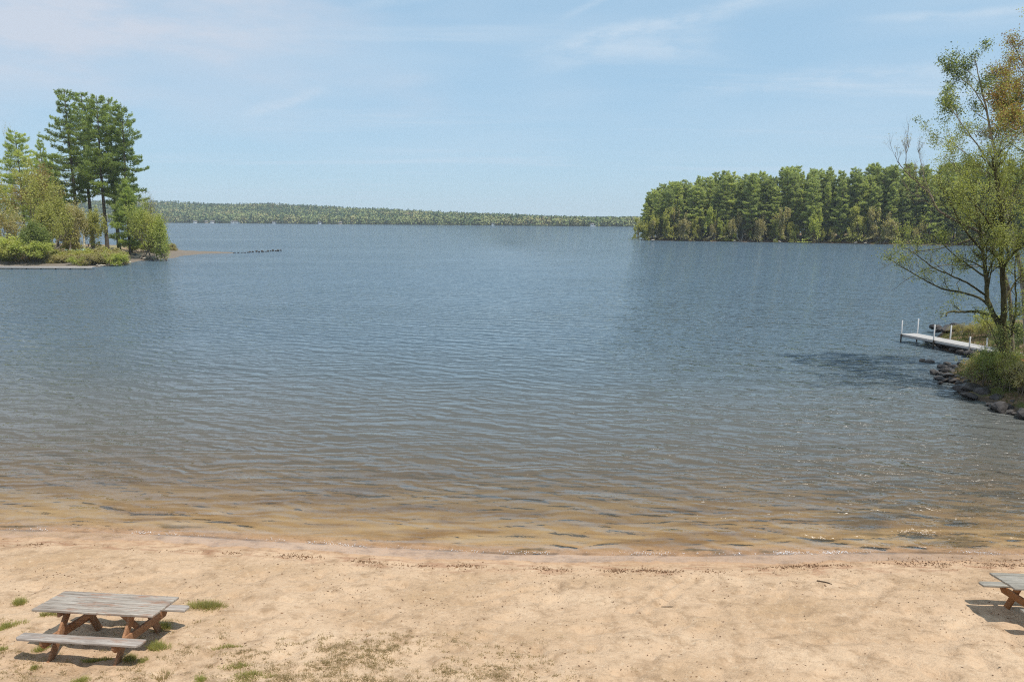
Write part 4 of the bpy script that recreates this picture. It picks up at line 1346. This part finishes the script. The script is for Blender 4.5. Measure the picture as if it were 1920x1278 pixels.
# rusty maple whose crown enters the top right corner
b4 = np.array([b3[0] + 3.6, b3[1] - 1.0, 0]); b4[2] = float(land_b.h(b4[0], b4[1])) - .1
D4 = b4[1]
near_tree('red_maple', 14, b4, [
    ([b4, atd(2015, 560, D4), atd(2005, 450, D4), atd(1995, 330, D4), atd(1985, 220, D4), atd(1970, 120, D4), atd(1955, 20, D4), atd(1945, -60, D4)], .19, .03, 14, .4, 1.7),
    L([(1995, 330, 0), (1960, 270, -.5), (1925, 225, -.8), (1890, 195, -1.0), (1860, 180, -1.1)], D4, .06, .010, 14, .2, 1.25),
    L([(1985, 220, 0), (1950, 160, .6), (1915, 115, 1.0), (1898, 80, 1.1)], D4, .05, .010, 8, .3, .9),
    L([(2000, 380, 0), (1965, 320, .6), (1930, 290, 1.0), (1895, 270, 1.2), (1870, 255, 1.3)], D4, .05, .010, 13, .2, 1.2),
    L([(1990, 260, 0), (1950, 210, .8), (1910, 170, 1.4), (1880, 140, 1.6)], D4, .05, .010, 12, .25, 1.1),
    L([(2003, 430, 0), (1965, 400, -.8), (1935, 385, -1.2), (1905, 380, -1.6)], D4, .05, .012, 10, .2, 1.2),
    L([(1992, 300, 0), (1950, 250, -1.6), (1912, 230, -2.2), (1885, 225, -2.6)], D4, .05, .010, 13, .2, 1.2),
    L([(1988, 240, 0), (1955, 190, -.4), (1925, 150, -.8), (1905, 120, -1)], D4, .05, .010, 12, .2, 1.1),
    L([(2002, 420, 0), (1960, 360, 1.2), (1925, 340, 1.6), (1895, 320, 1.8)], D4, .05, .010, 12, .2, 1.2),
    L([(2010, 500, 0), (1975, 480, .8), (1940, 470, 1.2), (1915, 440, 1.2)], D4, .05, .012, 9, .2, 1.1),
], dict(levels=3, kids=(0, 5, 3), wob=0.15, up=0.08, ang=(0.35, 0.9), s0=0.2),
    [('leaf_rust', 8, .075, .17, .06, lambda c: c[:, 2] > 10.5 + 2 * vnoise(c[:, 0] * .8, c[:, 2] * .8, 3)), ('leaf_olive', 7, .075, .17, .15, None), ('leaf_teal', 3, .08, .08, .3, lambda c: c[:, 2] < 12.5)],
    'rust coloured budding tree filling the top right corner', 'tree', 'bark')

# off frame tree that keeps the bank wooded from the side
for i, (dx_, dy_, hh_) in enumerate(((11, 3, 13), (19, -4, 12))):
    ms_ = broad_meshes(700 + i, hh_, 4.5, 'leaf_yellow', nper=14, lsize=0.12, sig=0.16, trunks=2, kids=(8, 6, 5))
    xx_, yy_ = b1[0] + dx_, b1[1] + dy_
    place('broadleaf_tree', ms_, (xx_, yy_, float(land_b.h(xx_, yy_)) - .1), i, 1, 'yellow green tree on the bank outside the right edge', 'tree', 'trees right of the frame')

for i, (xx_, yy_, hh_) in enumerate(((24.6, 29.5, 14), (27.5, 26.0, 15), (30.5, 31.0, 16))):
    ms_ = pine_meshes(720 + i, hh_, 0.08, 3.0, 1.3, False)
    place('pine_tree', ms_, (xx_, yy_, float(land_b.h(xx_, yy_)) - .1), i, 1, 'dark pine on the bank outside the right edge, mirrored in the dark water', 'pine tree', 'pines right of the frame')

# undergrowth on the bank
brs = [broad_meshes(800 + i, 1.3, 0.95, f, nper=5, lsize=0.065, sig=0.07, trunks=7, bark='twig', kids=(6, 4, 3), low=0.05)
       for i, f in enumerate(('leaf_lime', 'leaf_olive', 'leaf_tan', 'leaf_teal'))]
BR = [(1850, 702, 3, .65, 'dark green bush left of the trunk foot on the right bank'), (1866, 694, 0, .7, 'leafy green bush at the left foot of the many stemmed tree'),
      (1836, 712, 2, .8, 'tan twiggy bush above the tumbled rocks'), (1852, 722, 0, .9, 'green bush low on the bank above the biggest boulder'),
      (1872, 715, 1, .9, 'olive bush in front of the many stemmed tree'), (1896, 722, 2, .8, 'twiggy bush below the orange leaf patch'),
      (1908, 738, 1, .8, 'olive bush low on the bank at the right edge'), (1880, 745, 0, .6, 'small green bush nearest the water under the tree'),
      (1916, 700, 0, .7, 'green bush beside the orange leaf patch at the edge'), (1846, 690, 0, .5, 'low green bush nearest the shore end of the dock'),
      (1824, 698, 2, .5, 'dry tan bush between the dock and the rock pile'), (1800, 628, 2, .5, 'brown brush on the spit behind the dock, left'),
      (1822, 628, 2, .5, 'olive brush on the middle of the spit behind the dock'), (1846, 630, 2, .5, 'brown brush on the spit behind the trunk'),
      (1868, 632, 1, 1.0, 'olive brush on the spit right behind the tree'), (1904, 650, 3, 1.1, 'green bush behind the trunk at the right edge'),
      (1925, 745, 2, .9, 'twiggy bush at the very right edge of the bank'), (1880, 672, 3, .8, 'dark bush directly behind the trunk')]
for i, (px, py, k, s, lab) in enumerate(BR):
    q = at(px, py, 0.5); q = at(px, py, float(np.clip(land_b.h(q[0], q[1]), 0.05, 2)))
    place('bush', brs[k], (q[0], q[1], float(max(land_b.h(q[0], q[1]), 0)) - .05), i * 1.7, (s * 1.2, s * 1.2, s * 1.25), lab, 'bush', 'bushes on the right bank')
# fallen leaves and grass on the bank
rb = np.random.default_rng(21)
q0 = np.stack([rb.uniform(20, 42, 60000), rb.uniform(24, 50, 60000)], 1)
hz_ = land_b.h(q0[:, 0], q0[:, 1])
kk = (hz_ > 0.12)
q0, hz_ = q0[kk][:26000], hz_[kk][:26000]
C = np.stack([q0[:, 0], q0[:, 1], hz_ + .015], 1)
V = needle_tris(C, np.tile([0, 0, 1.0], (len(C), 1)), 2, .20, .028, .45, rb)
T = np.repeat(np.clip(0.5 + fbm(q0[:, 0], q0[:, 1], 8, 3) * 1.6 + rb.uniform(-.2, .2, len(C)), 0, 1), 6)
MP['grass_b'] = leaf_mat('bank grass', (0.20, 0.14, 0.075), (0.13, 0.145, 0.04), (0.19, 0.23, 0.05), 0.3)
o = mk('bank_grass', V, np.arange(len(V)).reshape(-1, 3), MP['grass_b'], attrs={'tint': T})
tag(o, 'rough grass and dry stalks covering the right bank', 'grass', kind='stuff')
MP['litter_o'] = leaf_mat('orange fallen leaves', (0.30, 0.11, 0.04), (0.62, 0.27, 0.09), (0.5, 0.32, 0.15), 0.2)
c0_ = at(1908, 668, 0.85)
C = np.stack([rb.normal(c0_[0] + .3, .8, 2500), rb.normal(c0_[1], .9, 2500), np.zeros(2500)], 1)
C[:, 2] = land_b.h(C[:, 0], C[:, 1]) + rb.uniform(.02, .12, 2500)
V = leaf_quads(C, .11, rb, 2.0)
o = mk('fallen_leaves', V, np.arange(len(V)).reshape(-1, 4), MP['litter_o'], attrs={'tint': np.repeat(rb.uniform(0, 1, 2500), 4)})
tag(o, 'patch of orange fallen leaves behind the trunk at the right edge', 'fallen leaves', kind='stuff')

# ------------------------------------------------------------------ picnic tables
def wood_mat(name, base, worn, patch, rough=0.75):
    m, t = mat(name)
    co = t.n('ShaderNodeTexCoord').outputs['Object']
    g = t.noise(t.mapping(co, scale=(2.2, 34, 34)), 1.0, 5, 0.65)
    g2 = t.noise(t.mapping(co, scale=(2.0, 7, 7), loc=(3, 1, 4)), 1.0, 5, 0.7)
    g3 = t.noise(t.mapping(co, scale=(9, 80, 80)), 1.0, 3, 0.6)
    c = t.ramp(g, [(0.32, base), (0.66, worn)])
    c = t.mix(t.smooth(g2, 0.50, 0.66), c, patch)
    c = t.mix(t.math('MULTIPLY', t.smooth(g3, 0.58, 0.72), 0.55), c, tuple(x * 0.35 for x in base))
    h = t.math('ADD', g, g3)
    finish(t, principled(t, c, rough, bump(t, h, 0.5, 0.01), spec=0.25))
    return m


m_top = wood_mat('weathered grey boards', (0.17, 0.13, 0.10), (0.46, 0.41, 0.35), (0.29, 0.175, 0.12))
m_bench = wood_mat('weathered bench boards', (0.20, 0.16, 0.135), (0.43, 0.385, 0.34), (0.31, 0.22, 0.17))
m_top2 = wood_mat('grey green boards', (0.17, 0.155, 0.125), (0.41, 0.375, 0.32), (0.27, 0.225, 0.17))
m_leg = wood_mat('red brown stained wood', (0.19, 0.085, 0.04), (0.40, 0.215, 0.115), (0.29, 0.165, 0.10))
m_leg2 = wood_mat('orange brown stained wood', (0.22, 0.085, 0.03), (0.40, 0.18, 0.065), (0.30, 0.14, 0.06))


def picnic_table(loc, rz, slope, mt, mb, ml, lab):
    e = empty('picnic_table', loc, (-math.atan(slope), 0, rz))
    tag(e, lab, 'picnic table', 'picnic tables on the beach')
    Lh, W, T = 1.0, .80, .72
    G = Geo(); nb = 6; bw = W / nb
    r = random.Random(int(loc[0] * 10))
    for k in range(nb):
        y = -W / 2 + bw * (k + .5)
        dxx = r.uniform(-.008, .008)
        G.board((-Lh + dxx, y, T - .019), (Lh + dxx, y, T - .019), bw - .011, .036, (0, 1, 0))
    bevel(G.build('tabletop', mt, e))
    for s in (-1, 1):
        G = Geo(); y0, y1, z0, z1, c = s * .56, s * .785, .385, .42, .05
        yo, yi = (y1, y0)
        prof = [(-Lh, yi), (Lh, yi), (Lh, yo - s * c), (Lh - c, yo), (-Lh + c, yo), (-Lh, yo - s * c)]
        n = 6
        V = [(a, b, z0) for a, b in prof] + [(a, b, z1) for a, b in prof]
        bmv = mk('bench', V, [np.array([[i, (i + 1) % n, n + (i + 1) % n, n + i] for i in range(n)]), np.array([list(range(n))[::-1]]), np.array([[n + i for i in range(n)]])], mb, e)
        import bmesh
        bm = bmesh.new(); bm.from_mesh(bmv.data); bmesh.ops.recalc_face_normals(bm, faces=bm.faces); bm.to_mesh(bmv.data); bm.free()
        bevel(bmv)
    for sx_ in (-1, 1):
        x = sx_ * .54
        for sy_ in (-1, 1):
            G = Geo(); G.board((x, sy_ * .16, .66), (x, sy_ * .63, -.03), .125, .038, (0, 1, 0))
            bevel(G.build('leg', ml, e))
        G = Geo(); xo = x + sx_ * .040
        # seat beam with clipped lower ends
        prof = [(-.77, .383), (.77, .383), (.77, .325), (.70, .247), (-.70, .247), (-.77, .325)]
        V = [(xo - .019, a, b) for a, b in prof] + [(xo + .019, a, b) for a, b in prof]
        n = 6
        o = mk('seat_beam', V, [np.array([[i, (i + 1) % n, n + (i + 1) % n, n + i] for i in range(n)]), np.array([list(range(n))[::-1]]), np.array([[n + i for i in range(n)]])], ml, e)
        bm = bmesh.new(); bm.from_mesh(o.data); bmesh.ops.recalc_face_normals(bm, faces=bm.faces); bm.to_mesh(o.data); bm.free()
        bevel(o)
        G = Geo(); G.board((xo, -.36, .638), (xo, .36, .638), .085, .038); bevel(G.build('cleat', ml, e))
        G = Geo(); G.board((x - sx_ * .025, 0, .345), (sx_ * .12, 0, .66), .088, .038, (0, 0, 1)); bevel(G.build('brace', ml, e))
    return e


tl = (-6.52, 11.60)
picnic_table((tl[0], tl[1], float(ground(*tl)) + .0), -.095, .105, m_top, m_bench, m_leg, 'whole picnic table with weathered grey top and red brown legs among grass tufts')
trr = (9.72, 12.80)
picnic_table((trr[0], trr[1], float(ground(*trr)) + .0), -.054, .11, m_top2, m_top2, m_leg2, 'picnic table with orange brown frame cut off by the right edge, on bare sand')

# ------------------------------------------------------------------ grass, weeds and litter on the beach
MP['grass'] = leaf_mat('beach grass', (0.38, 0.31, 0.16), (0.37, 0.37, 0.12), (0.47, 0.46, 0.19), 0.5)
MP['grass_dry'] = leaf_mat('dry weeds', (0.32, 0.235, 0.14), (0.40, 0.31, 0.18), (0.34, 0.35, 0.11), 0.45)
MP['litter'] = leaf_mat('brown litter', (0.10, 0.055, 0.03), (0.22, 0.12, 0.06), (0.30, 0.18, 0.10), 0.0)
rg = np.random.default_rng(33)


def tuft(px, py, rx, ry, n, hgt, lab, m='grass', wd=.008):
    q = at(px, py, 0.4)
    for _ in range(3): q = at(px, py, float(ground(q[0], q[1])))
    n = int(n * .75)
    cc = rg.normal(0, .62, (7, 2)); ci = rg.integers(0, 7, n)
    C = (cc[ci] + np.clip(rg.normal(0, .42, (n, 2)), -.8, .8)) * np.array([rx, ry]) * 1.15
    z = ground(q[0] + C[:, 0], q[1] + C[:, 1])
    C = np.stack([C[:, 0], C[:, 1], z - q[2]], 1)
    D = unit(np.stack([C[:, 0] / rx * .25, C[:, 1] / ry * .25, np.ones(n)], 1))
    V = needle_tris(C, D, 1, hgt, wd, .30, rg)
    o = mk('grass_tuft', V, np.arange(len(V)).reshape(-1, 3), MP[m], attrs={'tint': np.repeat(rg.uniform(0, 1, n), 3)})
    o.location = q
    tag(o, lab, 'grass tuft', 'grass tufts on the beach')


tuft(385, 1137, .17, .10, 1500, .13, 'largest green tuft, alone right of the far bench of the left table')
tuft(300, 1215, .10, .07, 700, .12, 'bright tuft by the right end of the near bench')
tuft(242, 1238, .07, .05, 500, .11, 'dark green tuft at the foot of the near right table leg')
tuft(268, 1241, .04, .04, 220, .08, 'small tuft right of the dark tuft by the near leg')
tuft(302, 1176, .08, .06, 500, .12, 'tuft in the shade behind the far right table leg')
tuft(38, 1130, .09, .07, 550, .12, 'tuft at the left edge left of the tabletop')
tuft(92, 1152, .08, .05, 400, .09, 'yellowish tuft under the left end of the tabletop')
tuft(24, 1172, .14, .10, 800, .08, 'wide yellow green tuft at the left edge above the bench')
tuft(78, 1218, .09, .05, 400, .09, 'tuft in the shadow under the near bench, left end')
tuft(175, 1240, .13, .03, 500, .07, 'thin strip of grass in the shadow under the near bench')
tuft(64, 1252, .05, .04, 220, .07, 'small tuft on the sand below the near bench')
tuft(155, 1276, .08, .04, 350, .08, 'tuft cut by the bottom edge below the left table')
tuft(8, 1217, .05, .04, 220, .07, 'little tuft at the left edge beside the near bench')
tuft(375, 1274, .06, .05, 250, .09, 'dark little tuft at the bottom edge right of the table')
tuft(310, 1268, .08, .08, 240, .10, 'sprawling dark weed at the bottom edge near the table', 'grass_dry')
tuft(480, 1268, .16, .08, 900, .06, 'flat yellow green patch at the bottom edge in the weeds')
tuft(440, 1250, .12, .06, 500, .05, 'small yellow green patch at the left of the weeds')
tuft(430, 1212, .16, .05, 420, .05, 'thin yellowish patch at the upper left of the weeds')

# dry weeds: many small rosettes
NW = 1750
px_ = rg.uniform(-20, 1250, NW * 8); py_ = rg.uniform(1160, 1300, NW * 8)
dens = np.clip(fbm(px_ / 90, py_ / 30, 3, 4) * 2.6 + .62, 0, 1) * np.clip((py_ - 1165 - np.abs(px_ - 740) * .09) / 55, 0, 1) * np.clip((1080 - px_) / 170 + .12, 0.05, 1)
dens = np.where(px_ < 430, np.clip(fbm(px_ / 50, py_ / 20, 7, 3) * 2.0 + .22, 0.03, 1) * .8, dens)
sel = rg.uniform(0, 1, NW * 8) < dens ** 1.5 * .55
px_, py_ = px_[sel][:NW], py_[sel][:NW]
C = np.array([at(a, b, 0.65) for a, b in zip(px_, py_)])
C[:, 2] = ground(C[:, 0], C[:, 1])
# project onto the slope
for k in range(len(C)):
    C[k] = at(px_[k], py_[k], C[k, 2])
C[:, 2] = ground(C[:, 0], C[:, 1])
nn_ = 14
sz_ = rg.uniform(.018, .055, len(C))
CC = np.repeat(C, nn_, 0) + rg.normal(0, 1, (len(C) * nn_, 3)) * np.repeat(sz_, nn_)[:, None] * np.array([1, .8, 0])
CC[:, 2] = ground(CC[:, 0], CC[:, 1])
V = needle_tris(CC, np.tile([0, 0, .8], (len(CC), 1)), 1, .055, .009, .8, rg)
V[:, 2] = np.maximum(V[:, 2], np.repeat(CC[:, 2], 3))
o = mk('dry_weeds', V, np.arange(len(V)).reshape(-1, 3), MP['grass_dry'], attrs={'tint': np.repeat(np.repeat(rg.uniform(0, 1, len(C)), nn_), 3)})
tag(o, 'scattered dry weeds and sprouts in the sand at the bottom middle', 'weeds', kind='stuff')

# brown bits on the sand and the debris line near the water
def flakes(name, X, Y, size, m, lab, cat, lift=.004, up=3.0):
    Z = ground(X, Y) + lift
    C = np.stack([X, Y, Z], 1)
    V = leaf_quads(C, size, rg, up)
    o = mk(name, V, np.arange(len(V)).reshape(-1, 4), MP[m], attrs={'tint': np.repeat(rg.uniform(0, 1, len(C)), 4)})
    tag(o, lab, cat, kind='stuff')


n = 17000
X = rg.uniform(-13, 13, n); Y = rg.uniform(7, 15.5, n)
k = rg.uniform(0, 1, n) < np.clip(.35 + 2.2 * fbm(X * .7, Y * .9, 15, 3), .06, 1)
flakes('sand_litter', X[k], Y[k], rg.uniform(0, 1, (k.sum(), 1)) ** 2 * .045 + .010, 'litter', 'small brown leaf bits scattered over the sand', 'litter')
n = 9000
X = rg.uniform(-16, 16, n)
amt = np.clip(fbm(X * 1.3, X * 0, 19, 4) * 3.0 + .17 + .35 * (X > 5) + .15 * (X > 9), .03, 1)
Y = shore(X) - (1.05 + .5 * fbm(X * .6, X * 0 + 4, 18, 3) - .25 * (X > 5)) + rg.normal(0, .05 + .05 * (X > 8) + .10 * (rg.uniform(0, 1, n) > .7), n)
k = rg.uniform(0, 1, n) < amt
flakes('debris_line', X[k], Y[k], .040, 'litter', 'thin dark line of washed up twigs and leaves along the damp sand', 'debris', .008, .8)
n = 3200
X = rg.uniform(8.0, 14, n); Y = shore(X) - rg.uniform(.30, .85, n)
k = rg.uniform(0, 1, n) < np.clip((fbm(X * 1.3, Y * 6, 29, 4) + .02) * 5, 0, 1) * np.clip((X - 8) / 2.5, 0, 1)
X, Y = X[k], Y[k]
flakes('washed_up_leaves', X, Y, .035, 'litter', 'dark leaf litter at the water edge on the right', 'debris', .006, 1.5)

# thin sticks
m_stick = simple('dark stick', (0.10, 0.07, 0.045), 0.9, var=.3)


def stick(p, q, r, lab):
    a = at(*p, .3); b = at(*q, .3)
    a = at(*p, float(ground(a[0], a[1]))); b = at(*q, float(ground(b[0], b[1])))
    mid = (a + b) / 2; mid[2] = float(ground(mid[0], mid[1]))
    G = Geo(); pts = np.array([a, (a + mid) / 2, mid, (b + mid) / 2, b]); pts[:, 2] = ground(pts[:, 0], pts[:, 1]) + r
    pts[1, 0] += .02; pts[3, 1] += .015
    G.tube(pts - a, [r, r * 1.1, r, r * .8, r * .5], 6)
    o = G.build('stick', m_stick, smooth=True); o.location = a
    tag(o, lab, 'stick')


stick((1532, 1084), (1560, 1094), .013, 'thin dark stick lying on the sand left of the right table')
stick((1240, 1140), (1262, 1137), .010, 'short twig on the sand in the middle right of the beach')

# sparkling foam at the water edge
m_foam = simple('foam', (0.85, 0.86, 0.88), 0.3, spec=.5)
bmx = __import__('bmesh')
n = 1900
X = np.concatenate([at(p_, 1030)[0] + np.zeros(1) for p_ in rg.uniform(1300, 1665, n)] + [at(p_, 1030)[0] + np.zeros(1) for p_ in rg.uniform(-50, 1300, 1500)] + [at(p_, 1040)[0] + np.zeros(1) for p_ in rg.uniform(1780, 2000, 700)])
Y = shore(X) + .05 + .12 * fbm(X * 2, X * 0, 3, 3) + rg.normal(0, .05, len(X))
am = rg.uniform(0, 1, len(X)) < np.clip(.15 + 3 * fbm(X * 1.6, X * 0, 9, 4), .04, 1)
X, Y = X[am], Y[am]
r_ = rg.uniform(.004, .011, len(X))
oct_ = np.array([(1, 0, 0), (-1, 0, 0), (0, 1, 0), (0, -1, 0), (0, 0, .8), (0, 0, -.8)])
V = (oct_[None] * r_[:, None, None] + np.stack([X, Y, np.maximum(ground(X, Y), 0) + .022], 1)[:, None, :]).reshape(-1, 3)
f_ = np.array([(0, 2, 4), (2, 1, 4), (1, 3, 4), (3, 0, 4), (2, 0, 5), (1, 2, 5), (3, 1, 5), (0, 3, 5)])
F = (f_[None] + (np.arange(len(X)) * 6)[:, None, None]).reshape(-1, 3)
o = mk('foam', V, F, m_foam, smooth=True)
tag(o, 'sparkling bubbles of foam at the water edge on the right', 'foam', kind='stuff')

# ------------------------------------------------------------------ haze
HAZE = 0.00017
if HAZE:
    m_h = bpy.data.materials.new('haze'); m_h.use_nodes = True
    t = NT(m_h.node_tree)
    pv = t.n('ShaderNodeVolumePrincipled')
    pv.inputs['Color'].default_value = (0.80, 0.90, 1.0, 1)
    pv.inputs['Density'].default_value = HAZE
    out = t.n('ShaderNodeOutputMaterial')
    t.link(pv.outputs[0], out.inputs['Volume'])
    x0, x1, y0, y1, z0, z1 = -2520, 2520, -320, 2520, -6.0, 75
    V = [(x0, y0, z0), (x1, y0, z0), (x1, y1, z0), (x0, y1, z0), (x0, y0, z1), (x1, y0, z1), (x1, y1, z1), (x0, y1, z1)]
    F = np.array([[3, 2, 1, 0], [4, 5, 6, 7], [0, 1, 5, 4], [1, 2, 6, 5], [2, 3, 7, 6], [3, 0, 4, 7]])
    o = mk('haze', V, F, m_h)
    tag(o, 'thin pale air over the lake', 'haze', kind='stuff')
